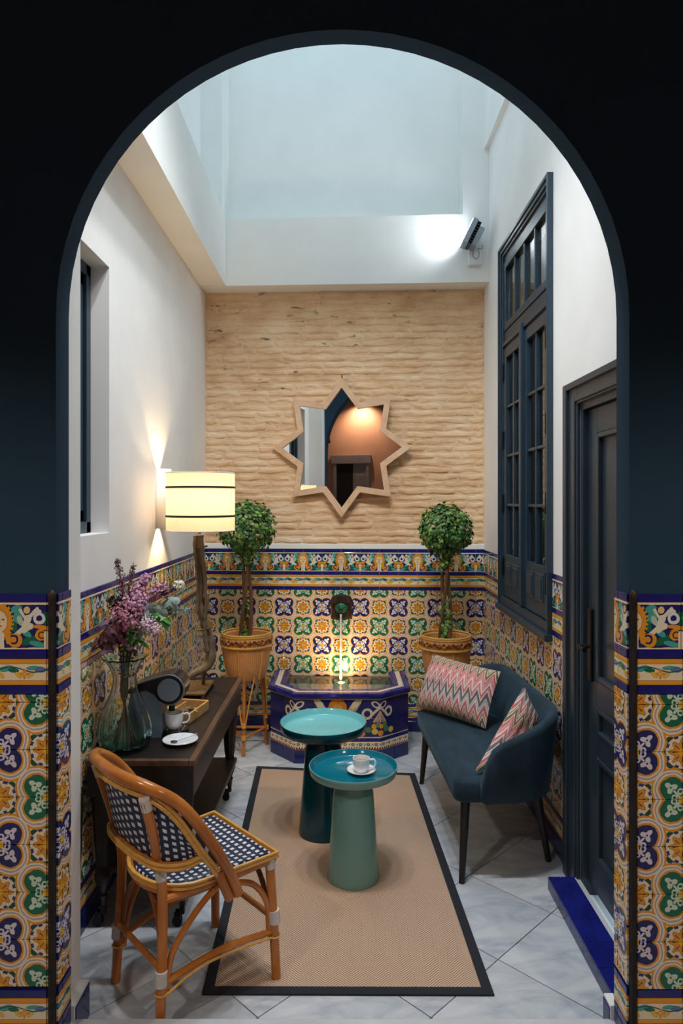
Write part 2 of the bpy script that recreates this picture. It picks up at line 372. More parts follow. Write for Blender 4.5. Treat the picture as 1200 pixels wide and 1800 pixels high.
# lamp shade: thin cloth that lets the bulb's light through
m = M('shade_cloth', rgb(240, 226, 196), .9); nt = m.nt
tr = nt.nodes.new('ShaderNodeBsdfTranslucent'); tr.inputs[0].default_value = rgb(252, 232, 208)
mx = nt.nodes.new('ShaderNodeMixShader'); mx.inputs[0].default_value = .6
nt.links.new(m.b.outputs[0], mx.inputs[1]); nt.links.new(tr.outputs[0], mx.inputs[2]); nt.links.new(mx.outputs[0], nt.nodes['Material Output'].inputs[0])
wv = m.noise(220, 2); m.bump(wv, .2, .001)
def emit(name, col, st):
    m = M(name, col); m.b.inputs['Emission Color'].default_value = col; m.b.inputs['Emission Strength'].default_value = st
emit('led_warm', rgb(255, 214, 150), 12); emit('led_cool', rgb(225, 236, 255), 14); emit('bulb', rgb(255, 214, 150), 14)

# ------------------------------------------------------------------ geometry helpers
class G:
    def __init__(s): s.v, s.f, s.uv = [], [], {}
    def add(s, vs, fs, uvs=None):
        o = len(s.v); s.v += [Vector(p) for p in vs]; s.f += [tuple(i+o for i in f) for f in fs]
        if uvs:
            for i, q in enumerate(uvs): s.uv[o+i] = q
        return s
    def box(s, x0, x1, y0, y1, z0, z1, bev=0, mat=None):
        if bev:
            bm = bmesh.new(); bmesh.ops.create_cube(bm, size=1)
            for v in bm.verts: v.co = Vector(((x0+x1)/2+v.co.x*(x1-x0), (y0+y1)/2+v.co.y*(y1-y0), (z0+z1)/2+v.co.z*(z1-z0)))
            bmesh.ops.bevel(bm, geom=list(bm.edges), offset=bev, segments=2, affect='EDGES', profile=.5)
            bm.verts.index_update(); vs = [v.co.copy() for v in bm.verts]; fs = [[v.index for v in f.verts] for f in bm.faces]; bm.free()
        else:
            vs = [Vector((x, y, z)) for z in (z0, z1) for y in (y0, y1) for x in (x0, x1)]
            fs = [(0, 2, 3, 1), (4, 5, 7, 6), (0, 1, 5, 4), (2, 6, 7, 3), (0, 4, 6, 2), (1, 3, 7, 5)]
        if mat: vs = [mat @ v for v in vs]
        return s.add(vs, fs)
    def prism(s, poly, a, b, axis='y', mat=None):
        """poly: 2D outline (counter-clockwise); extruded from a to b along axis"""
        def P(p, t):
            return {'y': (p[0], t, p[1]), 'x': (t, p[0], p[1]), 'z': (p[0], p[1], t)}[axis]
        n = len(poly); vs = [Vector(P(p, a)) for p in poly]+[Vector(P(p, b)) for p in poly]
        fs = [tuple(range(n))[::-1], tuple(range(n, 2*n))]+[(i, (i+1) % n, n+(i+1) % n, n+i) for i in range(n)]
        if mat: vs = [mat @ v for v in vs]
        return s.add(vs, fs)
    def tube(s, pts, r, n=10, cap=True, closed=False, flat=None):
        pts = [Vector(p) for p in pts]; N = len(pts); rs = r if isinstance(r, (list, tuple)) else [r]*N
        vs, fs = [], []; up = None
        for i, p in enumerate(pts):
            a = pts[(i-1) % N] if (closed or i > 0) else pts[i]; b = pts[(i+1) % N] if (closed or i < N-1) else pts[i]
            t = (b-a).normalized()
            if up is None:
                up = Vector((0, 0, 1)) if abs(t.z) < .9 else Vector((1, 0, 0))
            up = (up-t*up.dot(t)).normalized(); sd = t.cross(up)
            for k in range(n):
                an = 2*PI*k/n; fl = flat if flat else 1
                vs.append(p+(up*math.cos(an)+sd*math.sin(an)*fl)*rs[i])
        M_ = N if closed else N-1
        for i in range(M_):
            for k in range(n):
                fs.append((i*n+k, i*n+(k+1) % n, ((i+1) % N)*n+(k+1) % n, ((i+1) % N)*n+k))
        if cap and not closed: fs += [tuple(range(n))[::-1], tuple(range((N-1)*n, N*n))]
        return s.add(vs, fs)
    def lathe(s, prof, n=32, c=(0, 0, 0), rib=None, uvs=False, cap=False):
        vs, fs, uv = [], [], []; m_ = len(prof)
        for i, (r, z) in enumerate(prof):
            for k in range(n):
                an = 2*PI*k/n; rr = r*(rib(an, z) if rib else 1)
                vs.append((c[0]+rr*math.cos(an), c[1]+rr*math.sin(an), c[2]+z)); uv.append((an/(2*PI)*1.0, z))
        for i in range(m_-1):
            for k in range(n): fs.append((i*n+k, i*n+(k+1) % n, (i+1)*n+(k+1) % n, (i+1)*n+k))
        if cap and prof[0][0] > 1e-5: fs.append(tuple(range(n))[::-1])
        if cap and prof[-1][0] > 1e-5: fs.append(tuple(range((m_-1)*n, m_*n)))
        return s.add(vs, fs, uv if uvs else None)
    def grid(s, fn, nu, nv, uvfn=None):
        vs = [fn(i/nu, j/nv) for j in range(nv+1) for i in range(nu+1)]
        fs = [(j*(nu+1)+i, j*(nu+1)+i+1, (j+1)*(nu+1)+i+1, (j+1)*(nu+1)+i) for j in range(nv) for i in range(nu)]
        return s.add(vs, fs, [uvfn(i/nu, j/nv) for j in range(nv+1) for i in range(nu+1)] if uvfn else None)
    def sphere(s, c, r, n=10, m_=7, sc_=(1, 1, 1)):
        prof = [(max(1e-6, r*math.sin(PI*i/m_)), -r*math.cos(PI*i/m_)) for i in range(m_+1)]
        o = len(s.v); s.lathe(prof, n)
        for i in range(o, len(s.v)): s.v[i] = Vector((c[0]+s.v[i].x*sc_[0], c[1]+s.v[i].y*sc_[1], c[2]+s.v[i].z*sc_[2]))
        return s
    def mesh(s, name, smooth=False):
        me = bpy.data.meshes.new(name); me.from_pydata([tuple(v) for v in s.v], [], s.f)
        if s.uv:
            ul = me.uv_layers.new(name='UVMap').data
            for l in me.loops: ul[l.index].uv = s.uv.get(l.vertex_index, (0, 0))
        bm = bmesh.new(); bm.from_mesh(me); bmesh.ops.recalc_face_normals(bm, faces=bm.faces); bm.to_mesh(me); bm.free()
        if smooth:
            for p in me.polygons: p.use_smooth = True
            try: me.set_sharp_from_angle(angle=math.radians(38 if smooth is True else smooth))
            except Exception: pass
        return me
def link(name, me, mat, parent=None, loc=(0, 0, 0), rot=(0, 0, 0)):
    o = bpy.data.objects.new(name, me); C.objects.link(o); o.location = loc; o.rotation_euler = rot
    if mat and not me.materials: me.materials.append(MATS[mat])
    if parent: o.parent = parent
    return o
def obj(name, g, mat, parent=None, smooth=False, loc=(0, 0, 0), rot=(0, 0, 0)):
    return link(name, g.mesh(name, smooth), mat, parent, loc, rot)
def tag(o, label, cat, group=None, kind=None):
    o['label'] = label; o['category'] = cat
    if group: o['group'] = group
    if kind: o['kind'] = kind
    return o
def thing(name, label, cat, loc=(0, 0, 0), rz=0, group=None, kind=None):
    o = bpy.data.objects.new(name, None); C.objects.link(o); o.empty_display_size = .1
    o.location = loc; o.rotation_euler = (0, 0, rz); return tag(o, label, cat, group, kind)
def struct(name, g, mat, label, cat, loc=(0, 0, 0), rot=(0, 0, 0), smooth=False):
    return tag(obj(name, g, mat, None, smooth, loc, rot), label, cat, None, 'structure')
def light(name, kind, loc, energy, col, parent=None, rot=None, **kw):
    d = bpy.data.lights.new(name, kind); d.energy = energy; d.color = col[:3]
    for k, v in kw.items(): setattr(d, k, v)
    o = bpy.data.objects.new(name, d); C.objects.link(o); o.location = loc
    if rot: o.rotation_euler = rot
    if parent: o.parent = parent
    return o
def crom(pts, n=6, closed=False):
    pts = [Vector(p) for p in pts]; N = len(pts); out = []
    for i in range(N if closed else N-1):
        p0 = pts[(i-1) % N] if (closed or i > 0) else pts[0]*2-pts[1]
        p1, p2 = pts[i], pts[(i+1) % N]; p3 = pts[(i+2) % N] if (closed or i < N-2) else pts[-1]*2-pts[-2]
        for k in range(n):
            t = k/n; out.append(.5*((2*p1)+(p2-p0)*t+(2*p0-5*p1+4*p2-p3)*t*t+(3*p1-p0-3*p2+p3)*t**3))
    if not closed: out.append(pts[-1])
    return out
WARM = (1.0, .70, .38); COOL = (.86, .93, 1.0)
def aim(d): return Vector(d).to_track_quat('-Z', 'Y').to_euler()

# ---- tiling: pieces in the local XZ plane of the wall, facing local -Y
TILE_CACHE = {}
def rect_minus(r, holes):
    rs = [r]
    for h in holes:
        out = []
        for (a, b, c, d) in rs:
            if h[0] >= b or h[1] <= a or h[2] >= d or h[3] <= c: out.append((a, b, c, d)); continue
            if h[0] > a: out.append((a, h[0], c, d))
            if h[1] < b: out.append((h[1], b, c, d))
            x0, x1 = max(a, h[0]), min(b, h[1])
            if h[2] > c: out.append((x0, x1, c, h[2]))
            if h[3] < d: out.append((x0, x1, h[3], d))
        rs = out
    return [q for q in rs if q[1]-q[0] > .006 and q[3]-q[2] > .006]
def tile_mesh(mat, w, h, u0, v0, su, sv, th):
    key = (mat, round(w, 4), round(h, 4), round(u0, 3), round(v0, 3), round(su, 3), round(sv, 3), th)
    if key in TILE_CACHE: return TILE_CACHE[key]
    g_ = .0009; e = .0016; g = G()
    o = [(g_, 0, g_), (w-g_, 0, g_), (w-g_, 0, h-g_), (g_, 0, h-g_)]
    k = [(p[0], -th+.0012, p[2]) for p in o]; f = [(g_+e, -th, g_+e), (w-g_-e, -th, g_+e), (w-g_-e, -th, h-g_-e), (g_+e, -th, h-g_-e)]
    vs = o+k+f; uv = [(u0+p[0]*su, v0+p[2]*sv) for p in vs]
    fs = [(8, 9, 10, 11)]+[(4+i, 4+(i+1) % 4, 8+(i+1) % 4, 8+i) for i in range(4)]+[(i, (i+1) % 4, 4+(i+1) % 4, 4+i) for i in range(4)]
    g.add(vs, fs, uv); me = g.mesh('tile'); me.materials.append(MATS[mat]); TILE_CACHE[key] = me
    return me
T = .14
def band(parent, x0, x1, z0, z1, mat, pitch, holes, mode, xo=0., org=(0, 0, 0), rz=0, th=.007, umul=None, zo=None, name='tile', jit=0.0):
    """one row of tiles between z0 and z1"""
    R = Matrix.Rotation(rz, 3, 'Z'); k0 = math.floor((x0-xo)/pitch+1e-6)
    k = k0
    while xo+k*pitch < x1-1e-6:
        a, b = max(x0, xo+k*pitch), min(x1, xo+(k+1)*pitch)
        for (p, q, c, d) in rect_minus((a, b, z0, z1), holes):
            if mode == 'field': su = sv = 1/T; u0 = ((p-xo)/T) % 2; v0 = ((c-zo)/T) % 2
            elif mode == 'frieze': su = 1/T; sv = 1/(z1-z0); u0 = ((p-xo)/T) % 2; v0 = (c-z0)*sv
            elif mode == 'vine': su = 1/T; sv = 1/(z1-z0); u0 = ((p-xo)/T) % 1; v0 = (c-z0)*sv
            elif mode == 'metre': su = sv = 1; u0 = p+(umul if umul is not None else -(x0+x1)/2); v0 = c-zo
            elif mode == 'zig': su = 1; sv = 1/(z1-z0); u0 = (p-xo) % .05; v0 = 0
            else: su = sv = 1; u0 = v0 = 0
            me = tile_mesh(mat, q-p, d-c, u0, v0, su, sv, th)
            loc = Vector(org)+R @ Vector((p, random.uniform(-jit, jit), c))
            link(name, me, None, parent, loc, (random.uniform(-1, 1)*jit*2, 0, rz+random.uniform(-1, 1)*jit*3))
        k += 1
def dado(parent, x0, x1, rows, holes=(), xb=0, zb=0, fo=0, org=(0, 0, 0), rz=0):
    """rows: (kind, z0, z1) from the top down; xb/zb: a blue motif of the field; fo: a sun of the frieze"""
    kw = dict(org=org, rz=rz, jit=.0006)
    for kind, z0, z1 in rows:
        if kind == 'blue': band(parent, x0, x1, z0, z1, 'cobalt', T, holes, 'plain', xb, **kw)
        elif kind == 'base': band(parent, x0, x1, z0, z1, 'cobalt_base', T, holes, 'plain', xb, **kw)
        elif kind == 'frieze': band(parent, x0, x1, z0, z1, 'azulejo_frieze', T, holes, 'frieze', fo, **kw)
        elif kind == 'vine': band(parent, x0, x1, z0, z1, 'azulejo_vine', T, holes, 'vine', xb, **kw)
        elif kind == 'field':
            j = math.floor((z0-zb)/T+1e-6)
            while zb+j*T < z1-1e-6:
                a, b = max(z0, zb+j*T), min(z1, zb+(j+1)*T)
                if b-a > .012: band(parent, x0, x1, a, b, 'azulejo_field', T, holes, 'field', xb, zo=zb, **kw)
                j += 1
ROOM_ROWS = [('blue', 1.309, 1.335), ('frieze', 1.170, 1.309), ('blue', 1.144, 1.170), ('vine', 1.059, 1.144), ('blue', 1.033, 1.059), ('field', .207, 1.033),
             ('blue', .181, .207), ('vine', .105, .181), ('blue', .079, .105), ('base', 0, .079)]

# ------------------------------------------------------------------ the shell of the patio
XL, XR, YF = -1.02, 1.03, 2.24
TOPZ = 5.45
# floor: a bed of joint mortar with diagonal marble tiles on it
floor = struct('floor', G().box(-1.12, 1.13, 2.13, 5.2, -.10, -.008), 'floor_joint', 'marble tiled patio floor laid on the diagonal', 'floor')
def clip_poly(poly, x0, x1, y0, y1):
    for ax, val, sgn in ((0, x0, 1), (0, x1, -1), (1, y0, 1), (1, y1, -1)):
        out = []
        for i in range(len(poly)):
            p, q = poly[i], poly[(i+1) % len(poly)]; dp, dq = (p[ax]-val)*sgn, (q[ax]-val)*sgn
            if dp >= 0: out.append(p)
            if dp*dq < 0:
                t = dp/(dp-dq); out.append((p[0]+(q[0]-p[0])*t, p[1]+(q[1]-p[1])*t))
        poly = out
        if len(poly) < 3: return []
    return poly
hd = .283
for i in range(-9, 10):
    for j in range(-9, 10):
        cx, cy = .572+hd*(i-j), 3.08+hd*(i+j)+hd
        e = .0028
        poly = clip_poly([(cx, cy-hd+e), (cx+hd-e, cy), (cx, cy+hd-e), (cx-hd+e, cy)], XL+.001, XR-.001, 2.131, 5.0)
        if len(poly) < 3: continue
        mx_ = sum(p[0] for p in poly)/len(poly); my_ = sum(p[1] for p in poly)/len(poly)
        g = G().prism([(p[0]-mx_, p[1]-my_) for p in poly], -.0095, 0, 'z')
        link('tile', g.mesh('floor_tile'), 'marble', floor, (mx_, my_, 0))

# back wall, turned a little
BA = math.atan2(-.10, 2.05); BL = math.hypot(.10, 2.05); BO = (-1.02, 5.07, 0)
wback = struct('wall_back', G().box(-.1, BL+.1, 0, .2, 0, 3.40), 'lime_brick', 'limewashed rough brick wall above a band of painted tiles', 'wall', BO, (0, 0, BA))
def bw(x, off=0, z=0):
    """a point on the back wall: x along world X, off = distance in front"""
    t = (x+1.02)/math.cos(BA); p = Vector(BO)+Matrix.Rotation(BA, 3, 'Z') @ Vector((t, -off, z)); return p
dado(wback, .0, BL, ROOM_ROWS, [(.53, 1.49, -.01, .40)], xb=(-.15+1.02), zb=.907, fo=(-.01+1.02))
obj('plaster_strip', G().box(0, BL, -.010, .0, 1.335, 1.372, .003), 'plaster_beam', wback)
# bricks: 12 rough shapes used again and again
def brick_mesh(k):
    rnd = random.Random(k); L = .20+.022*(k % 6); H = .046
    ox = rnd.uniform(0, 50); nu, nv = 12, 5
    def f(u, v):
        x, z = u*L, v*H
        e = min(u, 1-u)*L; ez = min(v, 1-v)*H
        rise = .0062*(1-math.exp(-e/.009))*(1-math.exp(-ez/.0075))
        nn = noise.noise(Vector((x*16+ox, z*30, ox)))*.0055+noise.noise(Vector((x*50, z*60+ox, 3)))*.003
        edge = 0 if (e < 1e-6 or ez < 1e-6) else 1
        zz = z+noise.noise(Vector((x*9+ox, 7, v*1.5)))*.011
        return (x, -(rise+max(-.004, nn)*edge) if edge else .004, zz)
    return G().grid(f, nu, nv).mesh('brick', smooth=70), L
BR = [brick_mesh(k) for k in range(14)]
z = 1.376; row = 0; nb = 0
while z < 3.26:
    x = -random.uniform(0, .14)
    while x < BL:
        me, L = random.choice(BR)
        if x < -.0 or x+L > BL+.005:
            # cut piece at the corner: scale it down to fit
            x0 = max(0, x); x1 = min(BL, x+L); s_ = (x1-x0)/L
            if x1-x0 > .03:
                o = link('brick', me, 'lime_brick', wback, (x0, 0, z)); o.scale = (s_, 1, 1); nb += 1
        else:
            o = link('brick', me, 'lime_brick', wback, (x, random.uniform(-.004, .003), z+random.uniform(-.003, .003)), (random.uniform(-.05, .05), random.uniform(-.008, .008), 0)); nb += 1
        x += L-.002
    z += .0515; row += 1

# left wall with a window opening
LW = (2.40, 2.985, 1.55, 2.71)     # Y0,Y1,Z0,Z1
g = G(); x0, x1 = -1.18, XL
g.box(x0, x1, 2.12, LW[0], -.02, TOPZ); g.box(x0, x1, LW[1], 5.25, -.02, TOPZ); g.box(x0, x1, LW[0], LW[1], -.02, LW[2]); g.box(x0, x1, LW[0], LW[1], LW[3], TOPZ)
wleft = struct('wall_left', g, 'plaster_white', 'white plastered side wall with a narrow deep window', 'wall')
dado(wleft, 0, 5.065-YF, ROOM_ROWS, [], xb=.05, zb=.907, fo=.19, org=(XL, YF, 0), rz=PI/2)
# right wall with window and door openings
RW = (3.375, 4.375, 1.035, 3.265); RD = (2.26, 2.955, .0, 2.11)
g = G(); x0, x1 = XR, XR+.18
for (a, b, c, d) in rect_minus((2.12, 5.2, -.02, TOPZ), [RW, RD]): g.box(x0, x1, a, b, c, d)
wright = struct('wall_right', g, 'plaster_white', 'white plastered side wall holding the tall window and the door', 'wall')
yo = 4.965
dado(wright, 0, yo-YF, ROOM_ROWS, [(yo-4.415, yo-3.335, .985, 3.4), (yo-3.115, yo-2.0, -.1, 3)], xb=.03, zb=.907, fo=.17, org=(XR, yo, 0), rz=-PI/2)

# upper back wall with its niche, stands forward of the brick
g = G(); F0 = .0
nb0, nb1 = .155, 1.870
g.box(0, BL, 0, .5, 3.23, 3.71); g.box(0, nb0, 0, .5, 3.71, TOPZ); g.box(nb1, BL, 0, .5, 3.71, TOPZ); g.box(nb0, nb1, .23, .5, 3.71, TOPZ)
struct('wall_upper', g, 'plaster_beam', 'white upper wall with a tall shallow niche above the brick', 'wall', (-1.02, 4.905, 0), (0, 0, BA))
struct('trim_1', G().box(XL, -.838, YF, 4.895, 3.23, 3.71), 'plaster_beam', 'white plastered beam along the top of the side wall with the lamp', 'beam')
struct('trim_2', G().box(1.0, XR, YF, 4.84, 4.17, TOPZ), 'plaster_white', 'shallow white ledge high on the wall over the tall window', 'ledge')

# arch wall towards the lobby: navy skin and white plaster behind it
def arch_outline(hw, cz, r, zb, n=36):
    return [(-hw, zb)]+[(-r*math.cos(PI*i/n), cz+r*math.sin(PI*i/n)) for i in range(n+1)]+[(hw, zb)]
A0 = arch_outline(.848, 2.236, .848, .0); A1 = arch_outline(.850, 2.257, .850, .0)
g = G(); N = len(A0); TZ = 3.6; HW = 3.0
for (A, yv) in ((A0, 2.02), (A1, 2.12)):
    outer = []
    for (x, z) in A:
        if z <= 2.2: outer.append((-HW if x < 0 else HW, z))
        else:
            an = math.atan2(z-2.24, x); t = min(HW/max(1e-6, abs(math.cos(an))), (TZ-2.24)/max(1e-6, abs(math.sin(an)))); outer.append((t*math.cos(an), 2.24+t*math.sin(an)))
    g.add([(x, yv, z) for x, z in A]+[(x, yv, z) for x, z in outer], [(i, i+1, N+i+1, N+i) for i in range(N-1)])
    # corners above
    g.add([(-HW, yv, 2.24), (-HW, yv, TZ), (HW, yv, TZ), (HW, yv, 2.24)], [])
o2 = 2*N+4
g.f += [(i, i+1, o2+i+1, o2+i) for i in range(N-1)]
wfront = struct('wall_front', g, 'navy_wall', 'dark navy wall with the round arch into the patio', 'wall', smooth=30)
g = G()
for (a, b, c, d) in rect_minus((-3, 3, 3.0, 3.62), [(-1.6, 1.6, 2, 3.605)]): g.box(a, b, 2.03, 2.11, c, d)
obj('wall_corner', g, 'navy_wall', wfront)
g = G()
for (a, b, c, d) in rect_minus((-1.12, 1.13, -.02, TOPZ), [(-.86, 1.0, -.1, 3.3)]): g.box(a, b, 2.121, YF, c, d)
struct('wall_inner', g, 'plaster_white', 'white plastered inner face of the arch wall', 'wall')
PILLAR_ROWS = [('blue', 1.390, 1.415), ('frieze', 1.250, 1.390), ('blue', 1.223, 1.250), ('vine', 1.145, 1.223), ('blue', 1.118, 1.145), ('field', .248, 1.118),
               ('blue', .222, .248), ('vine', .146, .222), ('blue', .118, .146), ('base', .075, .118)]
dado(wfront, -1.45, -.866, PILLAR_ROWS, xb=-1.012, zb=.675, fo=-1.012, org=(0, 2.02, 0))
dado(wfront, .868, 1.45, PILLAR_ROWS, xb=.862, zb=.668, fo=.858, org=(0, 2.02, 0))
dado(wfront, .002, .098, PILLAR_ROWS, xb=.03, zb=.675, fo=.10, org=(-.848, 2.02, 0), rz=PI/2)
dado(wfront, .002, .098, PILLAR_ROWS, xb=.03, zb=.675, fo=.0, org=(.848, 2.12, 0), rz=-PI/2)
for sx in (-1, 1):
    t = obj('corner_rod', G().tube([(sx*.857, 2.013, .075), (sx*.857, 2.013, 1.405)], .0105, 8), 'rusty_trim', wfront, True)
    obj('rod_cap', G().sphere((sx*.857, 2.012, 1.41), .0125, 8, 6, (1, 1, 1.4)), 'bronze', t, True)
# plinths at the feet of the arch and the threshold
p = struct('trim_3', G().box(-.8605, -.832, 2.122, 2.24, 0, .12, .002), 'plaster_white', 'small white topped plinth with a blue tile at the foot of the arch, under the white strip', 'plinth')
band(p, .002, .118, .002, .112, 'cobalt_base', .12, [], 'plain', 0, org=(-.832, 2.122, 0), rz=PI/2, th=.003)
p = struct('trim_4', G().box(.832, .862, 2.122, 2.178, 0, .12, .002), 'plaster_white', 'small plinth with a blue tile at the foot of the arch, on the door side', 'plinth')
band(p, .002, .054, .002, .112, 'cobalt_base', .12, [], 'plain', 0, org=(.832, 2.178, 0), rz=-PI/2, th=.003)
struct('threshold', G().box(-.845, .845, 1.9, 2.13, -.05, .075, .003), 'marble_step', 'pale marble threshold under the arch', 'threshold')

# kerb in front of the door
k = struct('door_step', G().box(.899, 1.028, 2.245, 2.97, 0, .050), 'marble_step', 'low step in front of the door, edged with violet blue tiles', 'step')
kt = G()
y = 2.25
while y < 2.96:
    y2 = min(2.968, y+.14)
    for (xa, xb_) in ((.893, .945), (.947, 1.005)):
        obj('tile', G().box(xa, xb_, y+.001, y2-.001, .050, .056, .0012), 'cobalt', k)
    obj('riser_tile', G().box(.892, .899, y+.001, y2-.001, .002, .0495), 'cobalt_base', k); y += .14

# ------------------------------------------------------------------ tall window on the right wall
w1 = thing('window_1', 'tall navy French window with many small panes and a top light', 'window', (XR, 3.875, 0), 0, None, 'structure')
def wb(name, y0, y1, z0, z1, xa, xb_, mat='navy_paint', par=w1, bev=.003):
    return obj(name, G().box(xa, xb_, y0-3.875, y1-3.875, z0, z1, bev), mat, par)
g = G()
for (xa, wd, off) in ((-.030, .020, 0), (-.022, .022, .020), (-.012, .018, .042)):
    y0, y1, z0, z1 = 3.34+off, 4.41-off, 1.0+off, 3.30-off
    for (a, b, c, d) in ((y0, y0+wd, z0, z1), (y1-wd, y1, z0, z1), (y0+wd, y1-wd, z1-wd, z1)): g.box(xa, 0.02, a-3.875, b-3.875, c, d, .003)
obj('architrave', g, 'navy_paint', w1)
wb('sill', 3.335, 4.415, 1.0, 1.035, -.045, .05); wb('sill_board', 3.36, 4.39, 1.035, 1.085, -.02, .05)
IN0, IN1 = 3.400, 4.350
g = G()
for (a, b, c, d) in ((3.375, IN0, 1.085, 3.265), (IN1, 4.375, 1.085, 3.265), (IN0, IN1, 3.20, 3.265), (IN0, IN1, 2.65, 2.76)): g.box(.0, .06, a-3.875, b-3.875, c, d, .003)
obj('frame', g, 'navy_paint', w1)
wb('transom_moulding', IN0, IN1, 2.665, 2.69, -.014, .0)
mid = 3.875
def sash(name, y0, y1, z0, z1, cols, rows, st, bot, x0=-.006, x1=.035, mun=.016):
    s_ = obj(name, G().box(x0, x1, y0-mid, y0+st-mid, z0, z1, .003).box(x0, x1, y1-st-mid, y1-mid, z0, z1, .003).box(x0, x1, y0+st-mid, y1-st-mid, z1-st, z1, .003).box(x0, x1, y0+st-mid, y1-st-mid, z0, z0+bot, .003), 'navy_paint', w1)
    ya, yb, za, zb = y0+st, y1-st, z0+bot, z1-st
    cw = (yb-ya)/cols; rh = (zb-za)/rows
    for i in range(1, cols): obj('muntin', G().box(x0+.004, x1-.006, ya+i*cw-mun/2-mid, ya+i*cw+mun/2-mid, za, zb, .003), 'navy_paint', s_)
    for i in range(1, rows): obj('glazing_bar', G().box(x0+.006, x1-.008, ya-mid, yb-mid, za+i*rh-mun/2, za+i*rh+mun/2, .003), 'navy_paint', s_)
    for i in range(cols):
        for j in range(rows): obj('pane', G().box(.016, .020, ya+i*cw+mun*.4-mid, ya+(i+1)*cw-mun*.4-mid, za+j*rh+mun*.4, za+(j+1)*rh-mun*.4), 'pane_glass', s_)
    return s_
sash('top_light', IN0+.004, IN1-.004, 2.763, 3.197, 4, 1, .045, .045)
for (a, b, nm) in ((IN0+.003, mid-.004, 'casement'), (mid+.004, IN1-.003, 'casement')):
    s_ = sash(nm, a, b, 1.09, 2.648, 2, 4, .062, .265)
    w_ = (b-a-.124)/2
    for i in range(2):
        ya = a+.062+i*w_
        obj('panel_field', G().box(-.012, .0, ya+.012-mid, ya+w_-.012-mid, 1.165, 1.310, .004).box(-.017, .0, ya+.032-mid, ya+w_-.032-mid, 1.185, 1.290, .004), 'navy_paint', s_)
    yh = a+.004 if a < 3.6 else b-.004
    for zz in (1.22, 1.62, 2.02, 2.45):
        obj('hinge', G().tube([(-.014, yh-mid, zz), (-.014, yh-mid, zz+.11)], .007, 8), 'black_iron', s_, True)
obj('astragal', G().box(-.026, .0, mid-.022-mid, mid+.022-mid, 1.09, 2.70, .005), 'navy_paint', w1)
g = G(); g.box(.17, .176, -.55, .55, .98, 3.32); obj('dark_backing', g, 'unlit_room_dark', w1)  # dark panel behind the glass, its colour stands in for an unlit room

# narrow window on the left wall
w2 = thing('window_2', 'narrow dark navy window set deep in the white wall', 'window', (XL-.08, 2.70, 0), 0, None, 'structure')
g = G()
for (a, b, c, d) in ((LW[0], LW[0]+.05, LW[2], LW[3]), (LW[1]-.05, LW[1], LW[2], LW[3]), (LW[0], LW[1], LW[2], LW[2]+.05), (LW[0], LW[1], LW[3]-.05, LW[3])): g.box(-.04, .0, a-2.7, b-2.7, c, d, .003)
obj('frame', g, 'navy_paint', w2)
g = G()
for (a, b, c, d) in ((LW[1]-.10, LW[1]-.055, LW[2]+.055, LW[3]-.055), (LW[0]+.055, LW[0]+.1, LW[2]+.055, LW[3]-.055), (LW[0]+.055, LW[1]-.055, LW[2]+.055, LW[2]+.10), (LW[0]+.055, LW[1]-.055, LW[3]-.10, LW[3]-.055)): g.box(-.05, -.012, a-2.7, b-2.7, c, d, .003)
sh = obj('casement', g, 'navy_paint', w2)
obj('pane', G().box(-.035, -.031, LW[0]+.09-2.7, LW[1]-.09-2.7, LW[2]+.09, LW[3]-.09), 'pane_glass', sh)
obj('dark_backing', G().box(-.098, -.09, LW[0]-2.7, LW[1]-2.7, LW[2], LW[3]), 'unlit_room_dark', w2)  # dark sheet painted as the shade behind the narrow window

# ------------------------------------------------------------------ door on the right wall
d1 = thing('door_1', 'dark navy panelled door with a long black handle plate', 'door', (XR, 2.6, 0), 0, None, 'structure')
g = G()
for (xa, o0, o1) in ((-.016, 0, .155), (-.030, .0, .045), (-.024, .10, .14)):
    g.box(xa, .0, RD[1]+.155-o1-2.6, RD[1]+.155-o0-2.6, 0 if o1 < .15 else 0, RD[3]+.10-o0*.65, .004)
    g.box(xa, .0, 2.25-2.6, RD[1]+.155-o1-2.6, RD[3]+.10-o1*.65, RD[3]+.10-o0*.65, .004)
obj('casing', g, 'navy_paint_door', d1)
g = G().box(.0, .10, RD[1]-.03-2.6, RD[1]-2.6, 0, RD[3]).box(.0, .10, RD[0]-2.6, RD[1]-.03-2.6, RD[3]-.03, RD[3])
obj('jamb', g, 'navy_paint_door', d1)
lf = thing('leaf', '', '', (0, 0, 0)); lf.name = 'door_leaf'; lf.parent = d1
for kk in ('label', 'category'): del lf[kk]
ly0, ly1, lz1, lz0, lx = RD[0]+.01-2.6, RD[1]-.032-2.6, RD[3]-.033, .06, .022
g = G(); st = .095
zr = [(lz0, .20), (.63, .72), (.835, .945), (1.97, lz1)]
g.box(lx, lx+.04, ly0, ly0+st, lz0, lz1, .003).box(lx, lx+.04, ly1-st, ly1, lz0, lz1, .003)
for a, b in zr: g.box(lx, lx+.04, ly0+st, ly1-st, a, b, .003)
obj('stiles', g, 'navy_paint_door', lf)
for (a, b) in ((.20, .63), (.72, .835), (.945, 1.97)):
    pn = obj('panel', G().box(lx+.016, lx+.03, ly0+st, ly1-st, a, b), 'navy_paint_door', lf)
    ya, yb = ly0+st, ly1-st; g = G(); w_ = .022
    g.box(lx-.004, lx+.018, ya, ya+w_, a, b, .005).box(lx-.004, lx+.018, yb-w_, yb, a, b, .005).box(lx-.004, lx+.018, ya+w_, yb-w_, a, a+w_, .005).box(lx-.004, lx+.018, ya+w_, yb-w_, b-w_, b, .005)
    obj('moulding', g, 'navy_paint_door', lf)
hp = obj('handle_plate', G().box(lx-.014, lx, ly1-.062, ly1-.022, .93, 1.235, .004), 'black_iron', lf)
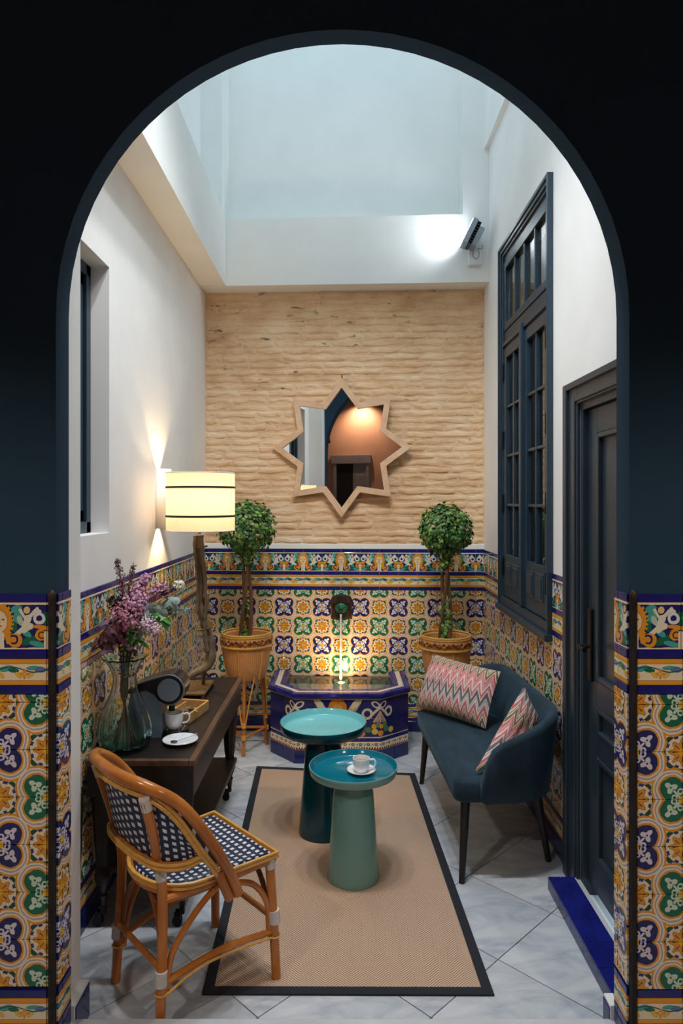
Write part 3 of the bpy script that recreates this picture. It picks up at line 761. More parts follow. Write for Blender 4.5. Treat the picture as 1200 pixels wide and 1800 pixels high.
obj('lever', G().tube(crom([(lx-.005, ly1-.042, 1.075), (lx-.05, ly1-.042, 1.075), (lx-.06, ly1-.05, 1.075), (lx-.062, ly1-.13, 1.078)], 4), .010, 8), 'black_iron', lf, True)

# ------------------------------------------------------------------ lobby behind the camera (seen only in the mirror)
struct('floor_lobby', G().box(-3, 3, -2.6, 2.02, -.05, .075), 'marble_step', 'pale lobby floor in front of the arch', 'floor')
struct('wall_rear', G().box(-3, 3, -2.7, -2.6, 0, 3.6), 'lobby_plaster', 'terracotta plastered rear wall of the lobby', 'wall')
struct('wall_lobby_left', G().box(-3.1, -3, -2.7, 2.02, 0, 3.6), 'lobby_plaster', 'terracotta plastered lobby wall on the window side of the arch', 'wall')
struct('wall_lobby_right', G().box(3, 3.1, -2.7, 2.02, 0, 3.6), 'lobby_plaster', 'terracotta plastered lobby wall on the door side of the arch', 'wall')
struct('ceiling', G().box(-3.1, 3.1, -2.7, 2.12, 3.6, 3.7), 'lobby_ceiling', 'dark lobby ceiling', 'ceiling')
d2 = thing('door_2', 'grey double door in the terracotta lobby wall', 'door', (-1.55, -2.6, .075), 0, None, 'structure')
g = G().box(-.34, -.28, 0, .05, 0, 2.30, .004).box(.28, .34, 0, .05, 0, 2.30, .004).box(-.38, .38, 0, .06, 2.30, 2.46, .006)
obj('casing', g, 'lobby_door', d2)
obj('door_leaf', G().box(-.28, .03, 0, .03, .01, 2.30, .004), 'soot', d2); lf2 = obj('door_leaf', G().box(.035, .28, 0, .03, .01, 2.30, .004), 'lobby_door', d2)
for (a, b) in ((.2, .9), (1.05, 2.1)): obj('panel', G().box(.08, .24, .03, .045, a, b, .006), 'lobby_door', lf2)

# ------------------------------------------------------------------ fountain basin
FX0, FX1 = -.31, .245; FY = 4.385; LX, LY = -.485, 4.59; RX, RY = .437, 4.545; FH = .452
fo = thing('fountain_basin', 'low half-octagonal wall fountain clad in cobalt and cherub tiles, filled with water', 'fountain', (-.02, 4.7, 0))
def loc_(p): return (p[0]+.02, p[1]-4.7)
outl = [loc_(p) for p in ((LX, 4.99), (LX, LY), (FX0, FY), (FX1, FY), (RX, RY), (RX, 4.955))]
def inset(poly, d):
    out = []; n = len(poly)
    for i, p in enumerate(poly):
        if i == 0: a = b = Vector((poly[1][0]-p[0], poly[1][1]-p[1])).normalized()
        elif i == n-1: a = b = Vector((p[0]-poly[i-1][0], p[1]-poly[i-1][1])).normalized()
        else:
            a = Vector((p[0]-poly[i-1][0], p[1]-poly[i-1][1])).normalized(); b = Vector((poly[i+1][0]-p[0], poly[i+1][1]-p[1])).normalized()
        n1, n2 = Vector((-a.y, a.x)), Vector((-b.y, b.x)); m_ = (n1+n2); m_ = m_/m_.length_squared*2
        out.append((p[0]+m_.x*d, p[1]+m_.y*d))
    return out
o0 = inset(outl, .008); o3 = inset(outl, .105)
def ringstrip(pa, za, pb, zb):
    n = len(pa); return [(*p, za) for p in pa]+[(*p, zb) for p in pb], [(i, i+1, n+i+1, n+i) for i in range(n-1)]
g = G()
for a, za, b, zb in ((o0, 0, o0, FH-.03), (o3, FH-.03, o3, .22)): g.add(*ringstrip(a, za, b, zb))
g.add([(*p, .22) for p in o3], [tuple(range(len(o3)))])
obj('basin_body', g, 'grout', fo)
R_ = -.012
def sweep(offs):
    g = G()
    for (a, za), (b, zb) in zip(offs[:-1], offs[1:]): g.add(*ringstrip(inset(outl, a), za, inset(outl, b), zb))
    return g
g = sweep([(.010, FH-.036), (R_, FH-.032), (R_-.004, FH-.018), (R_, FH-.004), (R_+.008, FH), (.028, FH)]); obj('rim_edge', g, 'cobalt', fo, 50)
g = sweep([(.029, FH-.001), (.062, FH-.001)]); obj('rim_band', g, 'tile_cream', fo)
g = sweep([(.063, FH), (.098, FH), (.105, FH-.006), (.108, FH-.05)]); obj('inner_rim', g, 'cobalt', fo, 50)
g = G(); ow = inset(outl, .10); g.add([(*p, FH-.045) for p in ow]+[(*p, .21) for p in ow], [tuple(range(6)), tuple(range(6, 12))]+[(i, (i+1) % 6, 6+(i+1) % 6, 6+i) for i in range(6)])
obj('water', g, 'water', fo)
for fi_, (pa, pb) in enumerate(zip(outl[:-1], outl[1:])):
    L = math.hypot(pb[0]-pa[0], pb[1]-pa[1]); rz = math.atan2(pb[1]-pa[1], pb[0]-pa[0])
    # outside of a counter-clockwise outline lies on the right hand = local -Y
    kw = dict(org=(pa[0]-math.sin(rz)*.008, pa[1]+math.cos(rz)*.008, 0), rz=rz)
    n = max(1, round(L/.139)); pt = L/n
    band(fo, 0, L, .0, .085, 'cobalt_base', pt, [], 'plain', **kw); band(fo, 0, L, .085, .140, 'azulejo_zigzag', pt, [], 'zig', **kw)
    band(fo, 0, L, .140, .163, 'cobalt', pt, [], 'plain', **kw)
    for (a, b) in ((.163, .290), (.290, FH-.034)): band(fo, 0, L, a, b, 'azulejo_cherub', pt, [], 'metre', zo=.163, umul={1: -.2775-L, 2: -L/2, 3: .2775}.get(fi_, .5), **kw)
# underwater lamp
pl = thing('pool_light', 'small warm pool lamp lying in the fountain water under the jet', 'lamp', tuple(bw(.0, .20, .385)))
obj('housing', G().lathe([(.001, 0), (.03, 0), (.032, .012), (.026, .018)], 16), 'steel', pl, True); obj('lens', G().lathe([(.024, .0185), (.001, .0205)], 16), 'led_warm', pl)
light('pool_glow', 'SPOT', (0, -.0, .035), 11, WARM, pl, rot=aim((0, .7, 1)), spot_size=2.7, spot_blend=.9, shadow_soft_size=.03)
# spout
sp = thing('fountain_spout', 'dark bronze spout frame with a green mask on the tiled wall', 'spout', tuple(bw(-.008, .007, .915)), BA)
g = G()
fr = [(-.078, -.09), (.078, -.09), (.07, -.03), (.082, .04), (.066, .075), (-.066, .075), (-.082, .04), (-.07, -.03)]
g.prism(fr, -.018, .0, 'y'); obj('back_plate', g, 'bronze', sp)
g = G().prism([(-.066, .03), (.066, .03), (.066, .068), (.03, .082), (-.03, .082), (-.066, .068)], -.06, -.018, 'y'); obj('hood', g, 'bronze', sp)
g = G().sphere((0, -.03, .0), .05, 16, 10, (1, .75, .95)).sphere((0, -.066, -.005), .014, 10, 6).sphere((-.02, -.062, .014), .010, 8, 6).sphere((.02, -.062, .014), .010, 8, 6).sphere((0, -.058, -.028), .016, 8, 6, (1.2, 1, .7))
obj('mask', g, 'verdigris', sp, 60)
obj('nozzle', G().tube([(0, -.05, -.035), (0, -.085, -.043)], .008, 8), 'bronze', sp, True)
jet = crom([tuple(bw(-.008, .09, .868)), tuple(bw(-.008, .105, .84)), tuple(bw(-.008, .112, .72)), tuple(bw(-.008, .116, .55)), tuple(bw(-.008, .118, .408))], 7)
# falling water, a little uneven, white with air
m = M('water_jet', rgb(240, 240, 236), .15); m.b.inputs['Transmission Weight'].default_value = .12; m.b.inputs['IOR'].default_value = 1.33
jo = jet[0].copy()
g = G().tube([p-jo for p in jet], [.0075+.0016*math.sin(i*1.9)+.001*math.sin(i*4.3) for i in range(len(jet))], 8)
tag(obj('water_jet', g, 'water_jet', None, True, jo), 'thin white jet of water falling from the green spout', 'water', None)

# ------------------------------------------------------------------ star mirror
mc = bw(-.004, .052, 2.075)
st = thing('star_mirror', 'eight-pointed star mirror in a pale pine frame on the brick wall', 'mirror', tuple(mc), math.radians(-6.4))
def star(R, r): return [((R if i % 2 == 0 else r)*math.sin(PI*i/8), (R if i % 2 == 0 else r)*math.cos(PI*i/8)) for i in range(16)]
so, si = star(.506, .351), star(.436, .3025)
obj('glass', G().prism(star(.455, .316)[::-1], -.004, .0, 'y'), 'mirror', st)
obj('back_board', G().prism(star(.49, .340)[::-1], .0, .012, 'y'), 'soot', st)
for i in range(16):
    j = (i+1) % 16; q = [so[i], so[j], si[j], si[i]]
    obj('frame_slat', G().prism(q, -.022, .010, 'y'), 'pine', st)
g = G().tube([(0, .005, .5), (0, .02, .53)], .004, 6); obj('hook', g, 'black_iron', st)

# ------------------------------------------------------------------ potted ivy trees
LEAF = [(0, 0), (.22, .10), (.5, .02), (.42, .34), (.62, .52), (.30, .62), (0, 1.0), (-.30, .62), (-.62, .52), (-.42, .34), (-.5, .02), (-.22, .10)]
def add_leaf(g, p, nrm, size, shade, up=None):
    nrm = Vector(nrm).normalized(); up = up or Vector((random.uniform(-1, 1), random.uniform(-1, 1), random.uniform(-1, .3)))
    t = (up-nrm*up.dot(nrm)).normalized(); b = nrm.cross(t)
    vs = [Vector(p)+(b*(x*.8)+t*y+nrm*(-abs(x)*.25-.12*y*y))*size for x, y in LEAF]+[Vector(p)+(t*.45+nrm*.02)*size]
    n = len(LEAF); g.add(vs, [(i, (i+1) % n, n) for i in range(n)], [(shade, 0)]*(n+1))
def foliage_ball(R, n, seed):
    random.seed(seed); g = G()
    for k in range(n):
        d = Vector((random.gauss(0, 1), random.gauss(0, 1), random.gauss(0, 1))).normalized()
        lump = 1+.10*noise.noise(d*2.3+Vector((seed, 0, 0)))
        rr = R*lump*(random.uniform(.55, 1.0)**.5 if k % 3 else random.uniform(.96, 1.06))
        p = d*rr; p.z *= .97
        nr = (d+Vector((random.uniform(-.6, .6), random.uniform(-.6, .6), random.uniform(-.2, .7)))).normalized()
        add_leaf(g, p, nr, random.uniform(.022, .036), min(1, max(0, random.gauss(.45, .22))))
    return g
def planter(loc, label, rot, group):
    t = thing('wicker_planter', label, 'planter', loc, rot, group)
    H0, H1 = .485, .79
    prof = [(.001, H0), (.120, H0), (.128, H0+.01), (.150, H0+.11), (.163, H0+.215), (.164, H0+.222)]
    g = G(); g.lathe(prof, 40, uvs=True)
    obj('basket', g, 'wicker', t, 50)
    g = G(); g.lathe([(.163, H0+.222), (.168, H0+.23), (.170, H0+.28), (.167, H0+.292), (.160, H0+.296), (.152, H0+.29), (.150, H0+.235), (.15, H0+.20), (.001, H0+.20)], 40, uvs=True); obj('rim_weave', g, 'wicker', t, 50)
    for zz, rr in ((H0+.226, .169), (H0+.294, .166), (H0+.306, .165)):
        n = 48; obj('rim_hoop', G().tube([(rr*math.cos(2*PI*i/n), rr*math.sin(2*PI*i/n), zz) for i in range(n)], .0072, 6, closed=True), 'cane_yellow', t, True)
    # plaited band
    n = 72
    for ph in (0, PI):
        obj('plait', G().tube([((.172+.004*math.cos(i*PI*2*18/n*.5+ph))*math.cos(2*PI*i/n), (.172+.004*math.cos(i*PI*2*18/n*.5+ph))*math.sin(2*PI*i/n), H0+.262+.013*math.sin(2*PI*i*18/n+ph)) for i in range(n)], .0055, 5, closed=True), 'wicker_dark' if ph else 'cane', t, True)
    for i in range(6):
        a = 2*PI*i/6+.3; obj('side_stave', G().tube([(1.01*r_*math.cos(a), 1.01*r_*math.sin(a), z_) for r_, z_ in prof[2:5]], .005, 6), 'cane_yellow', t, True)
    feet = []
    for i in range(3):
        a = -PI/2+2*PI*i/3; c_, s_ = math.cos(a), math.sin(a)
        lg = obj('leg', G().tube([(.115*c_, .115*s_, H0+.10), (.128*c_, .128*s_, .28), (.150*c_, .150*s_, .0)], .0125, 8), 'cane', t, True); feet.append((c_, s_))
        for sg in (-1, 1):
            b = a+sg*.55; pts = crom([(.13*math.cos(b), .13*math.sin(b), H0+.02), (.135*math.cos(a+sg*.30), .135*math.sin(a+sg*.30), .37), (.146*math.cos(a+sg*.08), .146*math.sin(a+sg*.08), .20)], 5)
            obj('brace', G().tube(pts, .0048, 6), 'cane_yellow', lg, True)
        obj('binding', G().tube([(.141*c_, .141*s_, .215), (.143*c_, .143*s_, .185)], .0165, 8), 'cane_yellow', lg, True)
    for i in range(3):
        a, b = feet[i], feet[(i+1) % 3]; obj('stretcher', G().tube([(.149*a[0], .149*a[1], .12), (.149*b[0], .149*b[1], .12)], .0095, 8), 'cane', t, True)
        obj('binding', G().tube([(.146*a[0], .146*a[1], .135), (.148*a[0], .148*a[1], .105)], .016, 8), 'cane_yellow', t, True)
    return t
def ivy_tree(loc, label, seed, R, hz, group):
    t = thing('ivy_tree', label, 'plant', loc, 0, group); random.seed(seed)
    obj('soil', G().lathe([(.001, .0), (.146, .0), (.143, .008), (.001, .018)], 24), 'soil', t, True)
    for k in range(3):
        a = 2*PI*k/3+seed
        pts = [(.030*math.cos(a+zz*3.2)*(1.4-zz), .030*math.sin(a+zz*3.2)*(1.4-zz), .005+zz*(hz-.02)) for zz in [i/9 for i in range(10)]]
        obj('trunk', G().tube(crom(pts, 3), [.014-.004*i/27 for i in range(28)], 7), 'bark', t, True)
    f = obj('crown', G(), 'ivy_leaf', t); me = f.data
    bpy.data.objects.remove(f)
    g = foliage_ball(R, 1500, seed)
    f = obj('crown', g, 'ivy_leaf', t, False, (0, 0, hz)); f['kind'] = 'stuff'
    g = G()
    for (zz, n, sp_) in ((hz-R*1.02, 60, .07), (hz-R*1.25, 34, .05), (.33, 14, .04), (.25, 22, .045), (.19, 26, .05), (.12, 16, .05), (.05, 24, .06)):
        for k in range(n):
            a = random.uniform(0, 2*PI) if sp_ > .055 else random.gauss(-.9+seed, .9); rr = random.uniform(.018, sp_)
            add_leaf(g, (rr*math.cos(a), rr*math.sin(a), zz+random.gauss(0, .03)), (math.cos(a), math.sin(a), random.uniform(-.1, .8)), random.uniform(.02, .034), min(1, max(0, random.gauss(.6, .22))))
    f = obj('trunk_ivy', g, 'ivy_leaf', t); f['kind'] = 'stuff'
    return t
PLA = (-.655, 4.66, 0); PLB = (.690, 4.575, 0)
planter(PLA, 'tall woven wicker planter on cane legs beside the black console', 0, None)
planter((PLB[0], PLB[1], -.0), 'tall woven wicker planter on cane legs behind the blue settee', .4, None)
ivy_tree((PLA[0], PLA[1], .69), 'ball-topped ivy tree standing in the planter beside the console', 3, .19, .815, None)
ivy_tree((PLB[0], PLB[1], .69), 'ball-topped ivy tree standing in the planter behind the settee', 5, .175, .805, None)

# ------------------------------------------------------------------ rug
rc = [(-.48, 2.331), (.517, 2.326), (.446, 4.215), (-.545, 4.33)]
cx, cy = sum(p[0] for p in rc)/4, sum(p[1] for p in rc)/4
rug = thing('rug', 'herringbone sisal rug with a black cloth border under the coffee tables', 'rug', (cx, cy, 0))
rl = [(p[0]-cx, p[1]-cy) for p in rc]; ri = inset(rl+[rl[0]], 0)[:4]
def shrink(poly, d):
    n = len(poly); out = []
    for i, p in enumerate(poly):
        q, r_ = poly[i-1], poly[(i+1) % n]; a = Vector((p[0]-q[0], p[1]-q[1])).normalized(); b = Vector((r_[0]-p[0], r_[1]-p[1])).normalized()
        m_ = Vector((-a.y-b.y, a.x+b.x)); m_ = m_/m_.length_squared*2; out.append((p[0]+m_.x*d, p[1]+m_.y*d))
    return out
ri = shrink(rl, .038)
obj('rug_field', G().prism(shrink(rl, .03), .0005, .0065, 'z'), 'sisal', rug)
g = G()
lay = [(rl, .0005), (rl, .007), (shrink(rl, .004), .0085), (shrink(rl, .034), .0085), (ri, .006)]
for (pa, za), (pb, zb) in zip(lay[:-1], lay[1:]): g.add([(*p, za) for p in pa]+[(*p, zb) for p in pb], [(i, (i+1) % 4, 4+(i+1) % 4, 4+i) for i in range(4)])
obj('border', g, 'rug_edge', rug)

# ------------------------------------------------------------------ coffee tables
def cot(label, loc, R, H, rb, rn, m_in, m_out, m_leg, deep):
    t = thing('coffee_table', label, 'table', loc)
    b = deep
    obj('pedestal', G().lathe([(.001, 0), (rb, 0), (rb+.001, .004), (rb-.004, .05), (rn+.012, H-b-.06), (rn, H-b-.012), (rn+.002, H-b+.008), (.001, H-b+.008)], 48), m_leg, t, True)
    obj('tray', G().lathe([(.001, H-b), (rn+.03, H-b), (R*.80, H-b+.012), (R*.965, H-b*.55), (R, H-.004), (R-.001, H), (R-.004, H)], 64), m_out, t, 60)
    obj('tray_inside', G().lathe([(R-.004, H), (R-.007, H-.004), (R*.945, H-b*.40), (R*.90, H-b*.49), (.001, H-b*.50)], 64), m_in, t, 60)
    return t
FL = .0066
cot('low coffee table with a sage green pedestal and a deep teal tray top', (.048, 3.06, FL), .199, .500, .116, .078, 'teal_mid', 'sage_teal', 'sage_teal', .062)
cot('higher coffee table with a dark teal pedestal and a pale turquoise tray top', (-.098, 3.475, FL), .222, .562, .125, .080, 'teal_light', 'teal_dark', 'teal_dark', .075)
def cup(loc, rz, sc_=1.0, r=.038, h=.062, label='', grp=None):
    t = thing('coffee_cup', label, 'cup', loc, rz, grp)
    pr = [(.001, 0), (.022, 0), (.024, .004), (.026, .006), (r*.86, .018), (r, h*.6), (r, h), (r-.0025, h), (r-.003, h*.6), (r*.8, .02), (.001, .012)]
    obj('bowl', G().lathe(pr, 28), 'white_ceramic', t, 50)
    pts = crom([(r-.002, 0, h*.85), (r+.018, 0, h*.88), (r+.026, 0, h*.6), (r+.016, 0, h*.32), (r-.004, 0, h*.28)], 4)
    obj('handle', G().tube(pts, .0042, 7), 'white_ceramic', t, True)
    obj('coffee', G().lathe([(.001, h*.72), (r-.0028, h*.72)], 24), 'coffee', t)
    return t
def saucer(loc, R, label, grp=None):
    return tag(obj('saucer', G().lathe([(.001, 0), (R*.45, 0), (R*.5, .003), (R*.9, .012), (R, .017), (R-.001, .019), (R*.88, .015), (R*.48, .006), (.001, .005)], 36), 'white_ceramic', None, 60, loc), label, 'saucer', grp)
tz = FL+.500-.062*.50
saucer((.083, 3.045, tz), .064, 'white saucer under the cup on the low sage green table')
cup((.083, 3.045, tz+.0055), 0, label='white coffee cup standing on the low sage green table')

# ------------------------------------------------------------------ settee
SR = math.radians(3.0)
se = thing('settee', 'dark blue velvet settee with a curved wrap-around back on black legs', 'sofa', (.740, 3.565, 0), SR)
HWY = .545
def settee_path():
    r = .20; xb = .190; pts = []
    x0 = -.16
    for i in range(7): pts.append((x0+(xb-r-x0)*i/6, -HWY))
    for i in range(1, 10): a = -PI/2+PI/2*i/9; pts.append((xb-r+r*math.cos(a), -HWY+r+r*math.sin(a)))
    for i in range(1, 10): pts.append((xb, -HWY+r+(2*HWY-2*r)*i/9))
    for i in range(1, 10): a = PI/2*i/9; pts.append((xb-r+r*math.cos(a), HWY-r+r*math.sin(a)))
    for i in range(1, 7): pts.append((xb-r+(x0-xb+r)*i/6, HWY))
    return pts
pp_ = settee_path(); Ls = [0]
for a, b in zip(pp_[:-1], pp_[1:]): Ls.append(Ls[-1]+math.hypot(b[0]-a[0], b[1]-a[1]))
TL_ = Ls[-1]; g = G(); vs = []; fs = []; NS = 12
for i, p in enumerate(pp_):
    a, b = pp_[max(0, i-1)], pp_[min(len(pp_)-1, i+1)]; t_ = Vector((b[0]-a[0], b[1]-a[1])).normalized(); nout = Vector((t_.y, -t_.x))
    s_ = min(Ls[i], TL_-Ls[i]); h = .44+.13*min(1, s_/.055)**.6+.165*(1-(1-min(1, s_/.42))**1.6)
    zb = .335+.02*(s_ < .02); th = .05; lean = .035
    sec = []
    for k in range(NS):
        an = 2*PI*k/NS; ca, sa = math.cos(an), math.sin(an)
        # superellipse cross section
        ex = math.copysign(abs(ca)**.6, ca)*th/2; ez = math.copysign(abs(sa)**.25, sa)
        z_ = (h+zb)/2+ez*(h-zb)/2; off = ex+(z_-.40)*lean/.33-(.03 if z_ < zb+.01 else 0)
        sec.append((p[0]+nout.x*off, p[1]+nout.y*off, z_))
    vs += sec
n = len(pp_)
fs = [(i*NS+k, i*NS+(k+1) % NS, (i+1)*NS+(k+1) % NS, (i+1)*NS+k) for i in range(n-1) for k in range(NS)]+[tuple(range(NS)), tuple(range((n-1)*NS, n*NS))]
g.add(vs, fs); obj('back_shell', g, 'velvet', se, 60)
g = G(); sl = []
def rrect(x0, x1, y0, y1, rf, rb, n=6):
    out = []
    for (cx_, cy_, r_, a0) in ((x0+rf, y0+rf, rf, PI), (x1-rb, y0+rb, rb, 1.5*PI), (x1-rb, y1-rb, rb, 0), (x0+rf, y1-rf, rf, .5*PI)):
        for i in range(n+1): a = a0+PI/2*i/n; out.append((cx_+r_*math.cos(a), cy_+r_*math.sin(a)))
    return out
def slab(layers):
    g = G(); n = len(layers[0][0]); vs = []; fs = []
    for poly, z_ in layers: vs += [(p[0], p[1], z_) for p in poly]
    for i in range(len(layers)-1): fs += [(i*n+k, i*n+(k+1) % n, (i+1)*n+(k+1) % n, (i+1)*n+k) for k in range(n)]
    fs += [tuple(range(n))[::-1], tuple(range((len(layers)-1)*n, len(layers)*n))]; return g.add(vs, fs)
E = lambda d: rrect(-.272+d, .185-d, -.535+d, .535-d, .05, .19)
obj('seat', slab([(E(.03), .345), (E(.008), .350), (E(0), .365), (E(0), .430), (E(.006), .444), (E(.02), .450), (E(.06), .454)]), 'velvet', se, 60)
for (x_, y_, fx, fy) in ((-.215, -.49, -.242, -.535), (-.215, .49, -.242, .525), (.15, -.36, .205, -.375), (.15, .36, .205, .375)):
    obj('leg', G().tube([(fx, fy, .0), (x_, y_, .348)], [.0135, .022], 14), 'settee_leg', se, True)

# ------------------------------------------------------------------ cushions (four corners, then stuffed)
def pillow(name, label, c4, T_, uscale, rot_uv=0):
    c4 = [Vector(p) for p in c4]; o = sum(c4, Vector())/4; c4 = [p-o for p in c4]; g = G(); N = 22
    nrm = (c4[1]-c4[0]).cross(c4[3]-c4[0]).normalized()
    W, H = (c4[1]-c4[0]).length, (c4[3]-c4[0]).length
    for sd in (1, -1):
        def f(u, v):
            p = (c4[0]*(1-u)+c4[1]*u)*(1-v)+(c4[3]*(1-u)+c4[2]*u)*v
            a, b = abs(2*u-1), abs(2*v-1)
            p = p*(1-.045*((1-a**2)*(b**6)+(1-b**2)*(a**6)))
            d = T_*((1-a**2.6)*(1-b**2.6))**.55
            return p+nrm*sd*d/2*(1+.12*noise.noise(Vector((u*4, v*4, sd*3.))))
        g.grid(f, N, N, lambda u, v: (u*W*uscale, v*H*uscale))
    bm_o = obj(name, g, 'zigzag_knit', None, 60, o); return tag(bm_o, label, 'cushion', None)
pillow('cushion', 'wide zigzag knit cushion leaning in the far corner of the blue settee', [(.430, 4.045, .468), (.765, 3.655, .468), (.865, 3.735, .755), (.545, 4.130, .765)], .16, 1.0)
pillow('cushion', 'smaller zigzag knit cushion slumped against the settee arm beside the door', [(.595, 3.075, .472), (.850, 3.130, .475), (.915, 3.190, .690), (.845, 3.175, .832)], .10, 1.0)

# ------------------------------------------------------------------ console table
ct = thing('console_table', 'black wooden console table on fluted legs with brass casters and a low shelf', 'table', (-.79, 3.28, 0))
cx0, cx1, cy0, cy1, cH = -.212, .213, -.625, .63, .68
obj('table_top', G().box(cx0, cx1, cy0, cy1, cH-.024, cH, .004), 'console_wood', ct)
obj('top_edge', G().box(cx1-.022, cx1+.003, cy0-.002, cy1+.002, cH-.0235, cH+.0008, .003).box(cx0, cx1-.022, cy0-.003, cy0+.02, cH-.0235, cH+.0008, .003), 'console_edge', ct)
g = G().box(cx0+.006, cx1-.004, cy0+.004, cy0+.03, cH-.145, cH-.024, .002).box(cx0+.006, cx1-.004, cy1-.03, cy1-.004, cH-.145, cH-.024, .002).box(cx1-.03, cx1-.004, cy0+.03, cy1-.03, cH-.145, cH-.024, .002).box(cx0+.006, cx0+.03, cy0+.03, cy1-.03, cH-.145, cH-.024, .002)
obj('apron', g, 'console_wood', ct)
obj('shelf', G().box(cx0+.02, cx1-.02, cy0+.05, cy1-.05, .215, .24, .004), 'console_wood', ct)
for lx_ in (cx0+.05, cx1-.06):
    for ly_ in (cy0+.06, cy1-.06):
        pr = [(.001, .085), (.013, .085), (.014, .11), (.020, .125), (.013, .135), (.019, .15), (.031, .185), (.034, .205), (.026, .225), (.019, .235), (.026, .245), (.024, .255), (.028, .27), (.043, cH-.20), (.046, cH-.15), (.046, cH-.10), (.001, cH-.10)]
        lg = obj('leg', G().lathe(pr, 32, (lx_, ly_, 0), rib=lambda a, z: (1-.07*(math.cos(a*10) > 0)) if z > .262 and z < cH-.16 else 1), 'console_wood', ct, 30)
        obj('caster_fork', G().box(lx_-.010, lx_+.010, ly_-.012, ly_+.012, .05, .088, .003).box(lx_-.03, lx_-.004, ly_-.013, ly_-.009, .015, .06).box(lx_-.03, lx_-.004, ly_+.009, ly_+.013, .015, .06), 'black_iron', lg)
        obj('caster_wheel', G().tube([(lx_-.02, ly_-.008, .02), (lx_-.02, ly_+.008, .02)], .02, 16), 'black_iron', lg, True)
TH = cH
# ------------------------------------------------------------------ lamp
la = thing('table_lamp', 'table lamp with a lit cream drum shade on a gnarled wooden stem', 'lamp', (-.748, 3.60, TH))
obj('base_plate', G().box(-.205, .045, -.12, .15, .012, .026, .004), 'brass_lamp', la)
for (x_, y_) in ((-.195, -.11), (.035, -.11), (-.195, .14), (.035, .14)): obj('foot', G().box(x_-.008, x_+.008, y_-.008, y_+.008, 0, .013), 'brass_lamp', la)
stem = crom([(-.065, -.05, .024), (-.062, -.045, .075), (-.03, -.03, .105), (.03, 0, .135), (.052, .01, .19), (.046, .01, .28), (.022, 0, .36), (.006, 0, .45), (.0, 0, .62), (-.004, 0, .80), (-.006, 0, .835)], 4)
obj('stem', G().tube(stem, [.012]*5+[.014+.014*min(1, i/10) for i in range(10)]+[.028-.006*min(1, i/12)+.003*math.sin(i*1.7) for i in range(len(stem)-15)], 9), 'log_wood', la, 60)
for (dx, z0_, z1_, r_) in ((.018, .5, .805, .011), (-.017, .42, .825, .010), (.03, .22, .52, .012)):
    obj('stem_strip', G().tube(crom([(dx+.03*(.5-zz)*(zz < .5)+.01*math.sin(zz*14), -.02, zz) for zz in [z0_+(z1_-z0_)*i/7 for i in range(8)]], 3), [r_+.002*math.sin(i*2.1) for i in range(22)], 7), 'log_wood', la, 60)
obj('back_stay', G().tube([(.0, .06, .024), (.01, .05, .08), (.03, .01, .14)], .009, 8), 'brass_lamp', la, True)
for zz, dx in ((.76, .0), (.33, .02)): obj('cross_bar', G().tube([(dx-.03, -.024, zz), (dx+.04, -.024, zz+.012)], .005, 6), 'brass_lamp', la, True)
obj('neck', G().tube([(-.006, 0, .83), (-.006, 0, .93)], .009, 10), 'brass_lamp', la, True)
R_s, zs0, zs1 = .178, .853, 1.155
sh = obj('lamp_shade', G().add([(R_s*math.cos(2*PI*i/56), R_s*math.sin(2*PI*i/56), z_) for z_ in (zs0, zs0+.1, zs0+.2, zs1) for i in range(56)], [(j*56+i, j*56+(i+1) % 56, (j+1)*56+(i+1) % 56, (j+1)*56+i) for j in range(3) for i in range(56)]), 'shade_cloth', la, 60)
for zz in (zs0+.076, zs0+.226):
    n = 56; obj('shade_band', G().lathe([(R_s+.0008, zz-.0055), (R_s+.0028, zz-.0055), (R_s+.0028, zz+.0055), (R_s+.0008, zz+.0055)], 56), 'shade_band', sh)
for zz in (zs0, zs1): obj('shade_ring', G().tube([(R_s*math.cos(2*PI*i/48), R_s*math.sin(2*PI*i/48), zz) for i in range(48)], .003, 6, closed=True), 'plastic_white', sh, True)
for i in range(3): a = 2*PI*i/3; obj('shade_spoke', G().tube([(0, 0, zs0+.05), (R_s*math.cos(a), R_s*math.sin(a), zs0+.05)], .002, 5), 'steel', sh)
obj('bulb', G().sphere((0, 0, 1.0), .032, 14, 10), 'bulb', la, True)
light('lamp_glow', 'POINT', (0, 0, 1.01), 5.4, (1, .76, .47), la, shadow_soft_size=.045)
cab = crom([(-.98, 3.57, TH+.37), (-.965, 3.40, TH+.24), (-.97, 3.22, TH+.10), (-.985, 3.08, TH+.012)], 6)
cab = crom([(-.80, 3.66, TH+.33), (-.88, 3.58, TH+.25), (-.95, 3.44, TH+.14), (-.985, 3.30, TH+.03), (-.988, 3.22, TH+.006)], 6)
tag(obj('lamp_cable', G().tube(cab, .0035, 6), 'cable_black', None, True), 'thin black cable hanging from the lamp stem to the console top', 'cable')
cab = crom([(-.990, 2.60, .60), (-.990, 2.58, .36), (-.986, 2.52, .16), (-.965, 2.44, .03), (-.93, 2.36, .006), (-.905, 2.27, .006)], 6)
tag(obj('floor_cable', G().tube(cab, .005, 6), 'cable_black', None, True), 'black cable running down the tiled wall behind the rattan chair', 'cable')

